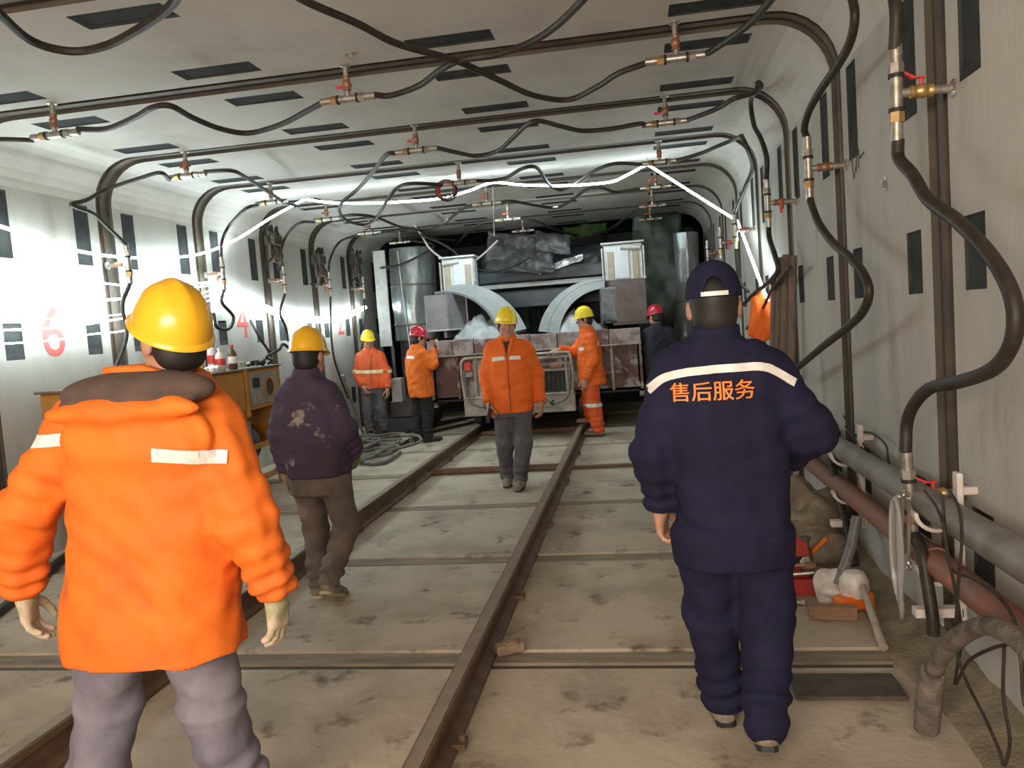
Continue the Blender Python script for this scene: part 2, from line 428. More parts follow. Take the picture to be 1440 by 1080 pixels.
# ---------------------------------------------------------------- people: smooth bodies from distance fields
def vec(p): return np.array(p, float)
class Field:
    def __init__(s, lo, hi, h):
        s.lo = vec(lo); s.h = h
        s.n = np.maximum(np.ceil((vec(hi)-s.lo)/h).astype(int)+1, 3)
        s.F = np.full(s.n, 0.08, np.float32)
        s.ax = [s.lo[i]+h*np.arange(s.n[i]) for i in range(3)]
    def sub(s, lo, hi):
        a = np.clip(np.floor((vec(lo)-s.lo)/s.h).astype(int), 0, s.n-1)
        b = np.clip(np.ceil((vec(hi)-s.lo)/s.h).astype(int)+1, a+1, s.n)
        sl = tuple(slice(a[i], b[i]) for i in range(3))
        X = s.ax[0][sl[0]][:, None, None]; Y = s.ax[1][sl[1]][None, :, None]; Z = s.ax[2][sl[2]][None, None, :]
        return sl, X, Y, Z
    def put(s, sl, d, k):
        f = s.F[sl]
        if k > 0:
            h = np.maximum(k-np.abs(f-d), 0)/k
            s.F[sl] = np.minimum(f, d)-h*h*k*0.25
        else: s.F[sl] = np.minimum(f, d)
    def cone(s, a, b, ra, rb, k=0.03):
        a = vec(a); b = vec(b); m = max(ra, rb)+k+0.02
        sl, X, Y, Z = s.sub(np.minimum(a, b)-m, np.maximum(a, b)+m)
        ba = b-a; L2 = max(ba@ba, 1e-9)
        t = np.clip(((X-a[0])*ba[0]+(Y-a[1])*ba[1]+(Z-a[2])*ba[2])/L2, 0, 1)
        d = np.sqrt((X-a[0]-t*ba[0])**2+(Y-a[1]-t*ba[1])**2+(Z-a[2]-t*ba[2])**2)-(ra+(rb-ra)*t)
        s.put(sl, d, k); return s
    def ell(s, c, r, R=None, k=0.03, minus=False):
        c = vec(c); r = vec(r); m = r.max()+k+0.02
        sl, X, Y, Z = s.sub(c-m, c+m)
        x, y, z = X-c[0], Y-c[1], Z-c[2]
        if R is not None:
            x, y, z = (R[0, 0]*x+R[1, 0]*y+R[2, 0]*z, R[0, 1]*x+R[1, 1]*y+R[2, 1]*z, R[0, 2]*x+R[1, 2]*y+R[2, 2]*z)
        k0 = np.sqrt((x/r[0])**2+(y/r[1])**2+(z/r[2])**2)
        k1 = np.sqrt((x/r[0]**2)**2+(y/r[1]**2)**2+(z/r[2]**2)**2)+1e-9
        d = k0*(k0-1)/k1
        if minus:
            f = s.F[sl]; h = np.maximum(k-np.abs(f+d), 0)/max(k, 1e-6)
            s.F[sl] = np.maximum(f, -d)+h*h*k*0.25
        else: s.put(sl, d, k)
        return s
    def loft(s, secs, yaw=0.0, k=0.03, p=2.4, grow=0.0):
        """secs: (z, cx, cy, ax, ay) going up; ellipse axes turned by yaw"""
        S = np.array(sorted(secs)); zs = S[:, 0]
        m = S[:, 3:5].max()+k+0.03
        lo = [S[:, 1].min()-m, S[:, 2].min()-m, zs[0]-k-0.02]; hi = [S[:, 1].max()+m, S[:, 2].max()+m, zs[-1]+k+0.02]
        sl, X, Y, Z = s.sub(lo, hi)
        z1 = Z.ravel()
        # smooth (monotone cubic-ish) interpolation through the sections
        def it(v):
            g = np.interp(z1, zs, v)
            w = np.interp(z1-0.03, zs, v)+np.interp(z1+0.03, zs, v)
            return ((g+w)/3)[None, None, :]
        cx, cy, ax, ay = it(S[:, 1]), it(S[:, 2]), it(S[:, 3])+grow, it(S[:, 4])+grow
        c, sn = math.cos(yaw), math.sin(yaw)
        x = (X-cx)*c+(Y-cy)*sn; y = -(X-cx)*sn+(Y-cy)*c
        q = (np.abs(x/ax)**p+np.abs(y/ay)**p)**(1/p)
        d = (q-1)*np.minimum(ax, ay)
        d = np.maximum(d, np.maximum(zs[0]-Z, Z-zs[-1]))
        s.put(sl, d, k); return s
    def keep(s, n, c, k=0.0):
        """keeps the half space n.p < c"""
        n = vec(n); c = c/np.linalg.norm(n); n = n/np.linalg.norm(n)
        d = n[0]*s.ax[0][:, None, None]+n[1]*s.ax[1][None, :, None]+n[2]*s.ax[2][None, None, :]-c
        s.F = np.maximum(s.F, d).astype(np.float32); return s
    def net(s):
        F = s.F.copy()
        for a in range(3):
            i = [slice(None)]*3; i[a] = 0; F[tuple(i)] = 0.1; i[a] = -1; F[tuple(i)] = 0.1
        I = F < 0
        c = [(i, j, k) for i in (0, 1) for j in (0, 1) for k in (0, 1)]
        n = s.n
        def cor(A, o): return A[o[0]:n[0]-1+o[0], o[1]:n[1]-1+o[1], o[2]:n[2]-1+o[2]]
        cnt = sum(cor(I, o).astype(np.int8) for o in c)
        M = (cnt > 0) & (cnt < 8)
        idx = np.argwhere(M)
        if len(idx) == 0: return np.zeros((0, 3)), np.zeros((0, 4), int)
        ids = -np.ones(M.shape, np.int64); ids[M] = np.arange(len(idx))
        acc = np.zeros((len(idx), 3)); num = np.zeros(len(idx))
        i0, j0, k0 = idx.T
        for o in c:
            for a in range(3):
                if o[a]: continue
                o2 = list(o); o2[a] = 1
                fa = F[i0+o[0], j0+o[1], k0+o[2]]; fb = F[i0+o2[0], j0+o2[1], k0+o2[2]]
                x = (fa < 0) != (fb < 0)
                t = np.where(x, fa/np.where(x, fa-fb, 1), 0)
                p = np.zeros((len(idx), 3)); p[:] = o; p[:, a] += t
                acc += p*x[:, None]; num += x
        V = s.lo+s.h*(idx+acc/num[:, None])
        Q = []
        for a in range(3):
            b, d = (a+1) % 3, (a+2) % 3
            sl1 = [slice(None)]*3; sl2 = [slice(None)]*3
            sl1[a] = slice(0, -1); sl2[a] = slice(1, None)
            E = I[tuple(sl1)] != I[tuple(sl2)]
            e = np.argwhere(E)
            ok = (e[:, b] > 0) & (e[:, d] > 0) & (e[:, b] < n[b]-1) & (e[:, d] < n[d]-1)
            e = e[ok]
            q = []
            for (db, dd) in ((-1, -1), (0, -1), (0, 0), (-1, 0)):
                g = e.copy(); g[:, b] += db; g[:, d] += dd
                q.append(ids[g[:, 0], g[:, 1], g[:, 2]])
            q = np.stack(q, 1)
            flip = ~I[e[:, 0], e[:, 1], e[:, 2]]
            q[flip] = q[flip][:, ::-1]
            Q.append(q)
        Q = np.concatenate(Q)
        return V, Q[(Q >= 0).all(1)]
def normals(V, Q):
    n = np.cross(V[Q[:, 2]]-V[Q[:, 0]], V[Q[:, 3]]-V[Q[:, 1]])
    N = np.zeros_like(V)
    for i in range(4): np.add.at(N, Q[:, i], n)
    return N/(np.linalg.norm(N, axis=1, keepdims=True)+1e-12)
def wrinkle(V, amp, seed, wl=0.12, aniso=(1, 1, 1.0)):
    rs = np.random.RandomState(seed)
    f = np.zeros(len(V)); P = V*vec(aniso)
    for i in range(7):
        k = rs.normal(size=3); k *= 2*math.pi/(wl*rs.uniform(0.6, 1.7))/np.linalg.norm(k)
        k2 = rs.normal(size=3)*2*math.pi/(wl*3)*0.5
        f += np.sin(P@k+1.6*np.sin(P@k2+rs.uniform(0, 6))+rs.uniform(0, 6))
    f = f/7
    return amp*(2.2*np.abs(f)**0.8*np.sign(f))
def folds(V, a, b, amp, wl, t0, t1, rad, seed):
    """creases across a sleeve or trouser leg, strongest towards t1"""
    a = vec(a); b = vec(b); d = b-a; L = np.linalg.norm(d); d = d/L
    x = np.cross(d, (0.3, 0.8, 0.1)); x /= np.linalg.norm(x); y = np.cross(d, x)
    p = V-a; s = p@d; u, w = p@x, p@y; th = np.arctan2(w, u); q = np.hypot(u, w)
    t = s/L
    m = np.clip((t-t0)/max(t1-t0, 1e-3), 0, 1)*np.clip((1.08-t)/0.08, 0, 1)*np.clip((rad-q)/0.03, 0, 1)
    f = np.sin(2*math.pi*s/wl+1.3*np.sin(th+seed)+0.8*np.sin(2*th+2.1*seed)+1.2*np.sin(s*19+seed))
    return amp*m*(np.abs(f)**0.8*np.sign(f)-0.1)
def npmesh(name, V, Q, m, extra=None):
    me = bpy.data.meshes.new(name)
    vs = V.tolist(); fs = [tuple(q) for q in Q.tolist()]
    for (v2, q2) in (extra or []):
        n = len(vs); vs += v2.tolist(); fs += [tuple(i+n for i in q) for q in q2.tolist()]
    me.from_pydata(vs, [], fs)
    me.shade_smooth(); me.materials.append(m)
    return me
def npobj(name, V, Q, m, parent, extra=None): return link(bpy.data.objects.new(name, npmesh(name, V, Q, m, extra)), parent)

SKIN = mat('skin', (0.50, 0.27, 0.18), 0.55, col2=(0.42, 0.21, 0.14), scale=18)
HAIR = mat('hair_black', (0.015, 0.013, 0.012), 0.6)
LIP = mat('lips', (0.36, 0.13, 0.11), 0.5)
EYEW = mat('eye_white', (0.75, 0.72, 0.68), 0.3)
ORANGE = mat('orange_workwear', (0.86, 0.165, 0.018), 0.66, spec=0.3, col2=(0.74, 0.125, 0.015), scale=7, bump=0.12, bscale=30)
ORANGE2 = mat('orange_padded_workwear', (0.84, 0.19, 0.02), 0.66, col2=(0.70, 0.14, 0.018), scale=5, third=((0.38, 0.10, 0.025), 3.1, 0.60, 0.76), spec=0.3, bump=0.12, bscale=30)
NAVY = mat('navy_workwear', (0.0175, 0.0165, 0.046), 0.85, spec=0.2, col2=(0.012, 0.0115, 0.030), scale=6, bump=0.12, bscale=35)
PURPLE = mat('dark_purple_jacket', (0.065, 0.042, 0.085), 0.8, col2=(0.05, 0.035, 0.06), scale=6, third=((0.34, 0.29, 0.27), 7.0, 0.60, 0.68), bump=0.15)
DENIM = mat('grey_blue_trousers', (0.23, 0.215, 0.265), 0.8, col2=(0.15, 0.14, 0.18), scale=7, bump=0.1, bscale=40)
BROWNT = mat('brown_grey_trousers', (0.19, 0.145, 0.12), 0.85, col2=(0.115, 0.09, 0.082), scale=8, third=((0.27, 0.21, 0.17), 5.0, 0.56, 0.70), bump=0.1)
DARKT = mat('dark_grey_trousers', (0.075, 0.07, 0.085), 0.8, col2=(0.13, 0.12, 0.125), scale=8, bump=0.1)
BLACKT = mat('black_trousers', (0.012, 0.012, 0.014), 0.8)
HATY = mat('hard_hat_amber', (0.92, 0.50, 0.02), 0.28, coat=0.3)
HATL = mat('hard_hat_lemon', (0.90, 0.68, 0.02), 0.28, coat=0.3)
HATR = mat('hard_hat_red', (0.50, 0.012, 0.035), 0.25, coat=0.4)
REFL = mat('reflective_tape', (0.86, 0.84, 0.80), 0.35, col2=(0.7, 0.68, 0.65), scale=20)
REFY = mat('reflective_tape_yellow', (0.85, 0.78, 0.42), 0.4)
LINING = mat('brown_hood_lining', (0.115, 0.07, 0.055), 0.85, col2=(0.075, 0.05, 0.04), scale=12, bump=0.2)
SHOEB = mat('shoe_black', (0.02, 0.02, 0.02), 0.5)
SHOEG = mat('shoe_dusty', (0.17, 0.13, 0.10), 0.75, col2=(0.34, 0.29, 0.22), scale=22)
GLOVE = mat('glove_cotton', (0.60, 0.47, 0.36), 0.9, col2=(0.36, 0.36, 0.20), scale=14, lo=0.45, hi=0.6)
GLOVED = mat('glove_dirty', (0.30, 0.27, 0.15), 0.9, col2=(0.18, 0.15, 0.09), scale=20)

def frame(yaw, pitch=0.0, roll=0.0):
    """columns right, forward, up; yaw 0 faces +y (away), 180 faces the camera; pitch > 0 looks up"""
    M = Matrix.Rotation(math.radians(yaw), 3, 'Z') @ Matrix.Rotation(math.radians(pitch), 3, 'X') @ Matrix.Rotation(math.radians(roll), 3, 'Y')
    return np.array(M)
def hand_field(w, d, n, thumb_side, curl, h, fat=0.0, spread=1.0, scale=1.0):
    """d: towards the fingertips, n: palm normal, thumb_side: vector; a palm, four fingers of their own length and a thumb"""
    w = vec(w); d = vec(d)/np.linalg.norm(d); n = vec(n); n = n-d*(n@d); n /= np.linalg.norm(n)
    t = np.cross(d, n)
    if t@vec(thumb_side) < 0: t = -t
    F = Field(w-0.13*scale-0.11*np.abs(d)*0-0.1, w+0.13*scale+0.1, h)
    s = scale
    P = lambda a, b, c: w+s*(a*d+b*t+c*n)
    for b in (0.028, 0.010, -0.010, -0.028):
        F.cone(P(0.0, b*0.75, 0), P(0.085-abs(b-0.008)*0.25, b, 0.004), s*(0.016+fat), s*(0.012+fat), 0.016)
    F.cone(P(-0.05, 0, 0), P(0.015, 0, 0), s*(0.026+fat), s*(0.024+fat), 0.02)
    for b, L, base, r in ((0.030, 0.070, 0.085, 0.0092), (0.010, 0.080, 0.09, 0.0095), (-0.011, 0.074, 0.087, 0.0092), (-0.031, 0.058, 0.078, 0.0082)):
        p = P(base, b*spread, 0.004); a = 0.0
        dirb = d+t*b*1.6*spread; dirb /= np.linalg.norm(dirb)
        for seg, (fr, cm) in enumerate(((0.45, 0.8), (0.31, 1.1), (0.24, 0.8))):
            a += curl*cm
            q = p+s*L*fr*(math.cos(a)*dirb+math.sin(a)*n)
            F.cone(p, q, s*(r+fat-0.0006*seg), s*(r+fat-0.0006*(seg+1)), 0.003)
            p = q
    p = P(0.022, 0.026, 0.004)
    for dv, L, r in ((0.62*d+0.70*t+0.32*n, 0.046, 0.0125), (0.85*d+0.36*t+0.42*n, 0.034, 0.0105), (0.95*d+0.02*t+0.45*n, 0.026, 0.0095)):
        dv = dv/np.linalg.norm(dv); q = p+s*L*dv
        F.cone(p, q, s*(r+fat), s*(r+fat-0.001), 0.006); p = q
    return F.net()
def hat(parent, c, R, m, h=0.0, big=1.0):
    """hard hat: ribbed dome, rolled rim, front peak, inner band"""
    c = vec(c); mb = MB(); N, MM = 36, 10
    rx, ry, rz = 0.101*big, 0.121*big, 0.130*big
    v = []; f = []
    for i in range(MM+1):
        t = math.pi/2*i/MM
        for j in range(N):
            a = 2*math.pi*j/N
            x, y, z = rx*math.cos(t)*math.cos(a), ry*math.cos(t)*math.sin(a), rz*math.sin(t)
            ridge = 0.006*math.exp(-(x/0.018)**2)*max(0, min(1, (z-0.03)/0.05))+0.004*(math.exp(-((abs(x)-0.055)/0.012)**2))*max(0, min(1, (z-0.03)/0.05))
            z += ridge
            v.append(c+R@vec((x, y, z)))
    for i in range(MM):
        for j in range(N):
            k = (j+1) % N
            f.append((i*N+j, i*N+k, (i+1)*N+k, (i+1)*N+j))
    n0 = len(v)
    for ring, (e, dz) in enumerate(((1.0, 0.0), (1.07, -0.010), (1.075, -0.016), (0.99, -0.008))):
        for j in range(N):
            a = 2*math.pi*j/N
            pk = max(0, math.sin(a))**2.0*(0.045 if ring in (1, 2) else 0)
            x, y = rx*e*math.cos(a), ry*e*math.sin(a)+pk
            v.append(c+R@vec((x, y, dz-pk*0.28)))
    for i in range(3):
        for j in range(N):
            k = (j+1) % N
            f.append((n0+i*N+j, n0+(i+1)*N+j, n0+(i+1)*N+k, n0+i*N+k))
    mb.raw(v, f)
    o = mb.build('hard_hat', m, parent, smooth=True)
    b = MB(); pts = [c+R@vec((0.090*big*math.cos(a), 0.108*big*math.sin(a), -0.012)) for a in [2*math.pi*j/24 for j in range(25)]]
    b.tube(pts, 0.009, 6, cap=False); b.build('head_band', BLACK, o, smooth=True)
    return o
def cap(parent, c, R, m):
    """soft peaked cap with a strap and an arched gap at the back"""
    c = vec(c); mb = MB(); N, MM = 96, 28
    rx, ry, rz = 0.092, 0.108, 0.118
    v = []; f = []
    for i in range(MM+1):
        t = math.pi/2*i/MM
        for j in range(N):
            a = 2*math.pi*j/N
            w = max(math.cos(t), 0.0)**0.72
            v.append(c+R@vec((rx*w*math.cos(a), ry*w*math.sin(a), rz*math.sin(t)*(1-0.05*math.sin(a)))))
    for i in range(MM):
        for j in range(N):
            k = (j+1) % N
            a = 2*math.pi*(j+0.5)/N-1.5*math.pi
            if i >= 2 and (a/0.40)**2+((i+0.5-2)/8.0)**2 < 1: continue
            f.append((i*N+j, i*N+k, (i+1)*N+k, (i+1)*N+j))
    mb.raw(v, f)
    o = mb.build('peaked_cap', m, parent, smooth=True)
    md = o.modifiers.new('thick', 'SOLIDIFY'); md.thickness = 0.003; md.offset = -1
    pk = MB(); poly = []
    for q in range(13):
        a = math.pi*q/12
        poly.append(c+R@vec((0.088*math.cos(a), 0.10*math.sin(a)*0.98, 0.002)))
    for q in range(12, -1, -1):
        a = math.pi*q/12
        poly.append(c+R@vec((0.085*math.cos(a), 0.10*math.sin(a)+0.07*math.sin(a), -0.018*math.sin(a))))
    pk.prism(poly, (0, 0, 0), R@vec((0, 0, 0.004))); pk.build('peak', m, o)
    st = MB()
    for q in range(8):
        a0, a1 = -1.5708-0.47+0.94*q/8, -1.5708-0.47+0.94*(q+1)/8
        p = [c+R@vec(((rx+0.003)*math.cos(a), (ry+0.003)*math.sin(a), z)) for a, z in ((a0, 0.004), (a1, 0.004), (a1, 0.018), (a0, 0.018))]
        st.raw(p, [(0, 1, 2, 3)])
    st.build('back_strap', REFL, o)
    bt = MB()
    bt.lathe([(0.009, 0), (0.007, 0.006), (0.001, 0.008)], c=c+R@vec((0, 0, rz-0.002)), n=10); bt.build('cap_button', m, o)
    return o

PEOPLE = {}
def person(key, name_label, base, yaw, h, sp, group=None):
    root = thing('person', (base[0], base[1], 0), name_label, 'person', group)
    g = lambda k: vec(sp[k])
    bt = Matrix.Rotation(math.radians(yaw), 3, 'Z')
    ty = math.radians(sp.get('tyaw', yaw))
    R = frame(sp.get('hyaw', yaw), sp.get('hpitch', 0), sp.get('hroll', 0))
    hc = g('head')
    secs = sp['torso']; sh = sp.get('sleeve', (0.082, 0.072, 0.058)); lg = sp.get('leg', (0.10, 0.078, 0.066))
    lo = np.min([g(k) for k in ('elA', 'elB', 'wrA', 'wrB', 'anA', 'anB', 'knA', 'knB', 'shA', 'shB')]+[vec((s[1]-s[3], s[2]-s[4], 0)) for s in secs], axis=0)-0.15
    hi = np.max([g(k) for k in ('elA', 'elB', 'wrA', 'wrB', 'anA', 'anB', 'knA', 'knB', 'shA', 'shB')]+[vec((s[1]+s[3], s[2]+s[4], 0)) for s in secs], axis=0)+0.15
    lo[2] = -0.02; hi[2] = max(hc[2]+0.2, hi[2])
    # ---- body: one continuous surface, head to feet
    F = Field(lo, hi, h)
    thin = [(z, cx, cy, ax*0.80, ay*0.80) for z, cx, cy, ax, ay in secs]
    F.loft(thin, ty, 0.04)
    hips = 0.5*(g('hiA')+g('hiB'))
    F.ell(hips+vec((0, 0, 0.02)), (0.13, 0.10, 0.10), None, 0.05)
    nk = g('neck')
    for s in 'AB':
        F.cone(nk-vec((0, 0, 0.06)), g('sh'+s)-vec((0, 0, 0.015)), 0.05, 0.045, 0.04)
        F.cone(g('sh'+s), g('el'+s), 0.050, 0.040, 0.03); F.cone(g('el'+s), g('wr'+s), 0.040, 0.027, 0.02)
        F.cone(g('hi'+s), g('kn'+s), 0.075, 0.052, 0.04); F.cone(g('kn'+s), g('an'+s), 0.052, 0.036, 0.03)
        td = vec((-math.sin(math.radians(sp['toe'+s])), math.cos(math.radians(sp['toe'+s])), sp.get('tip'+s, 0.0)))
        F.cone(g('an'+s)-vec((0, 0, 0.03)), g('an'+s)-vec((0, 0, 0.045))+td*0.13, 0.032, 0.022, 0.03)
    F.cone(nk-vec((0, 0, 0.07)), hc-R@vec((0, 0.015, 0.03)), 0.060, 0.055, 0.03)
    H_ = lambda x, y, z: hc+R@vec((x, y, z))
    Rm = R
    F.ell(H_(0, -0.008, 0.03), (0.074, 0.094, 0.094), Rm, 0.02)
    F.cone(H_(0, 0.035, -0.035), H_(0, 0.062, -0.088), 0.056, 0.030, 0.03)
    V1 = None
    head = Field(hc-0.17, hc+0.17, min(h, 0.0055))
    head.ell(H_(0, -0.008, 0.03), (0.074, 0.094, 0.094), Rm, 0.02)
    head.cone(H_(0, 0.035, -0.035), H_(0, 0.064, -0.090), 0.056, 0.026, 0.03)
    head.cone(H_(-0.036, 0.035, -0.062), H_(0.036, 0.035, -0.062), 0.030, 0.030, 0.03)
    head.cone(nk-vec((0, 0, 0.03)), hc-R@vec((0, 0.018, 0.03)), 0.057, 0.054, 0.025)
    for sx in (-1, 1):
        head.cone(H_(sx*0.018, 0.080, 0.022), H_(sx*0.046, 0.068, 0.022), 0.011, 0.010, 0.014)
        head.ell(H_(sx*0.044, 0.060, -0.022), (0.022, 0.020, 0.020), Rm, 0.02)
        head.ell(H_(sx*0.030, 0.094, 0.004), (0.016, 0.014, 0.009), Rm, 0.008, minus=True)
        ear = R@vec((0.008, -0.02, 0))
        head.ell(H_(sx*0.080, -0.008, 0.0), (0.010, 0.020, 0.033), Rm@np.array(Matrix.Rotation(-sx*0.35, 3, 'Z')), 0.006)
    head.cone(H_(0, 0.086, 0.012), H_(0, 0.108, -0.028), 0.008, 0.0115, 0.008)
    for sx in (-1, 1): head.ell(H_(sx*0.011, 0.097, -0.032), (0.009, 0.010, 0.007), Rm, 0.006)
    head.cone(H_(-0.016, 0.086, -0.056), H_(0.016, 0.086, -0.056), 0.007, 0.007, 0.006)
    head.cone(H_(-0.013, 0.084, -0.066), H_(0.013, 0.084, -0.066), 0.008, 0.008, 0.006)
    head.keep((0, 0, -1), -(nk[2]-0.02))
    # cut the coarse head away at the neck so that the fine one continues the same surface
    i = int(np.clip((nk[2]-0.012-F.lo[2])/h, 0, F.n[2]))
    near = ((F.ax[0][:, None]-hc[0])**2+(F.ax[1][None, :]-hc[1])**2) < 0.17**2
    blk = F.F[:, :, i:]; blk[near] = 0.08
    V, Q = F.net()
    ex = [head.net()]
    for s in 'AB':
        w = g('wr'+s); d = sp.get('hd'+s)
        d = vec(d) if d is not None else w-g('el'+s)
        tside = sp.get('th'+s, R@vec((0, 1, 0)))
        V2, Q2 = hand_field(w+0.03*d/np.linalg.norm(d), d, sp['pn'+s], tside, sp.get('cu'+s, 0.35), max(0.0036, h*0.5), fat=0.003 if sp.get('glove'+s) else 0.0)
        if sp.get('glove'+s): npobj('glove', V2, Q2, sp['glove'], root)
        else: ex.append((V2, Q2))
    body = npobj('body', V, Q, SKIN, root, ex)
    # ---- face details and hair
    hf = Field(hc-0.16, hc+0.16, 0.007)
    hf.ell(H_(0, -0.012, 0.032), (0.081, 0.099, 0.098), Rm, 0)
    hf.ell(H_(0, -0.045, -0.035), (0.068, 0.052, 0.05), Rm, 0.03)
    n = R@vec((0, 1, -0.55)); hf.keep(n, n@H_(0, 0.040, 0.0))
    n = R@vec((0, 0.25, -1)); hf.keep(n, n@H_(0, -0.06, -0.075))
    hv, hq = hf.net(); npobj('hair', hv, hq, HAIR, root)
    if sp.get('face'):
        for sx in (-1, 1):
            e = MB(); e.lathe([(0.001, -0.010), (0.0085, -0.006), (0.0105, 0.0), (0.0085, 0.006), (0.001, 0.010)], H_(sx*0.030, 0.0775, 0.004), 10); e.build('eye', EYEW, body, smooth=True)
            e = MB(); e.cyl(H_(sx*0.030, 0.086, 0.004), H_(sx*0.030, 0.0895, 0.004), 0.0056, n=8); e.build('iris', BLACK, body)
            e = MB(); e.tube([H_(sx*0.014, 0.091, 0.022), H_(sx*0.032, 0.088, 0.027), H_(sx*0.050, 0.076, 0.021)], 0.0042, 6); e.build('eyebrow', HAIR, body)
        e = MB(); e.tube([H_(-0.023, 0.0885, -0.061), H_(0, 0.0945, -0.0605), H_(0.023, 0.0885, -0.061)], 0.0042, 6, 3); e.build('mouth', LIP, body)
    # ---- trousers
    F = Field(lo, hi, h)
    hz = sp.get('waist', secs[0][0]+0.1)
    tz = sp.get('crotch', 0.74)
    hipw = sp.get('hipw', (0.175, 0.125))
    hy = 0.5*(g('hiA')+g('hiB'))
    F.loft([(tz-0.01, hy[0], hy[1], hipw[0]*0.96, hipw[1]*0.96), (tz+0.12, hy[0], hy[1], hipw[0], hipw[1]), (hz, hy[0], hy[1], hipw[0]*0.92, hipw[1]*0.95)], ty, 0.03)
    for s in 'AB':
        F.cone(g('hi'+s), g('kn'+s), lg[0], lg[1], 0.035)
        sag = g('kn'+s)*0.25+g('an'+s)*0.75
        F.cone(g('kn'+s), sag, lg[1], lg[2]*1.04, 0.03); F.cone(sag, g('an'+s)+vec((0, 0, -0.01)), lg[2]*1.04, lg[2], 0.02)
    F.keep((0, 0, -1), -min(sp.get('hemleg', 0.045), 9))
    V, Q = F.net(); N = normals(V, Q)
    tuck = np.clip((V[:, 2:3]-secs[0][0])/0.04, 0, 1)
    V = V+N*wrinkle(V, 0.65*sp.get('wamp', 0.007), 11, 0.17, (1, 1, 1.2))[:, None]*(1-tuck)-N*0.022*tuck
    for i, s in enumerate('AB'):
        fa = sp.get('fold', 0.0035)*1.3
        V = V+N*(folds(V, g('kn'+s), g('an'+s), fa, 0.085, 0.1, 0.75, 0.13, 1+i)+folds(V, g('hi'+s), g('kn'+s), fa*0.8, 0.11, 0.3, 1.0, 0.14, 4+i))[:, None]*(1-tuck)
    npobj('trousers', V, Q, sp['tmat'], root)
    PEOPLE[key] = dict(root=root, body=body, trV=V, trQ=Q, R=R, H=H_)
    # ---- shoes
    for s in 'AB':
        td = vec((-math.sin(math.radians(sp['toe'+s])), math.cos(math.radians(sp['toe'+s])), sp.get('tip'+s, 0.0)))
        a = g('an'+s); hl = a-vec((0, 0, 0.052))-td*0.035; tp = a-vec((0, 0, 0.055))+td*0.165
        lo2, hi2 = np.minimum(hl, tp)-0.09, np.maximum(hl, tp)+0.13
        F = Field(lo2, hi2, 0.006 if h < 0.0075 else 0.008)
        F.cone(hl, hl+td*0.06, 0.036, 0.04, 0.02); F.cone(hl+td*0.05, tp, 0.042, 0.034, 0.03); F.cone(a-vec((0, 0, 0.05)), a+vec((0, 0, 0.03)), 0.042, 0.045, 0.03)
        sd = np.cross(td, (0, 0, 1)); up = np.cross(sd, td); up /= np.linalg.norm(up)
        sole = hl@up-0.022
        F.keep(-up, -sole)
        V, Q = F.net(); o = npobj('shoe', V, Q, sp.get('smat', SHOEB), root)
        sb = MB(); side = sd/np.linalg.norm(sd)
        out = []
        for t, w in ((-0.03, 0.02), (-0.018, 0.034), (0.05, 0.037), (0.12, 0.042), (0.175, 0.035), (0.195, 0.016)):
            out.append((hl+td*t*1.02, w))
        ptsl = [p+side*w for p, w in out]+[p-side*w for p, w in reversed(out)]
        base0 = [p-up*(p@up-sole+0.012) for p in ptsl]
        sb.prism(base0, (0, 0, 0), up*0.016); sb.build('sole', sp.get('solemat', BLACK), o)
    # ---- jacket
    F = Field(lo, hi, h)
    for s in 'AB':
        F.cone(nk-vec((0, 0, 0.055)), g('sh'+s)-vec((0, 0, 0.02)), 0.072, sh[0]*0.74, 0.05)
        F.cone(g('sh'+s)-vec((0, 0, 0.016)), g('el'+s), sh[0]*0.93, sh[1], 0.035)
        F.cone(g('el'+s), g('wr'+s), sh[1], sh[2], 0.025)
    if sp.get('collar', 0.06):
        cz = sp.get('collar', 0.06)
        F.cone(nk-vec((0, 0, 0.05)), nk+vec((0, 0, cz-0.02))+sp.get('collean', vec((0, 0, 0))), 0.082, 0.076, 0.03)
        F.keep((0, 0, 1), max(nk[2]+cz, max(g('shA')[2], g('shB')[2])+0.1))
    for s in 'AB':                       # flat cuffs, cut before the trunk is joined on
        w = g('wr'+s); d = w-g('el'+s); d /= np.linalg.norm(d)
        sl, X, Y, Z = F.sub(w-0.12, w+0.12)
        cutd = (X-w[0])*d[0]+(Y-w[1])*d[1]+(Z-w[2])*d[2]-0.025
        F.F[sl] = np.maximum(F.F[sl], cutd)
    F.loft(secs, ty, 0.035, sp.get('pw', 2.4))
    for fn in sp.get('jacket_extra', []): fn(F)
    V, Q = F.net(); N = normals(V, Q)
    wr = wrinkle(V, sp.get('wamp', 0.0045), sp.get('seed', 3), sp.get('wl', 0.13), (1, 1, 1.25))
    V = V+N*wr[:, None]
    for i, s in enumerate('AB'):
        fa = sp.get('fold', 0.0035)
        V = V+N*(folds(V, g('el'+s), g('wr'+s), fa, 0.06, -0.1, 0.9, sh[1]+0.035, 1.7+i)+folds(V, g('sh'+s), g('el'+s), fa*0.9, 0.075, 0.25, 1.0, sh[0]+0.03, 3.3+i))[:, None]
    jk = npobj(sp.get('jname', 'jacket'), V, Q, sp['jmat'], root)
    PEOPLE[key].update(jV=V, jQ=Q, jacket=jk)
    PEOPLE[key]['bvh'] = BVHTree.FromPolygons([Vector(v) for v in V], [tuple(q) for q in Q])
    PEOPLE[key]['tbvh'] = BVHTree.FromPolygons([Vector(v) for v in PEOPLE[key]['trV']], [tuple(q) for q in PEOPLE[key]['trQ']])
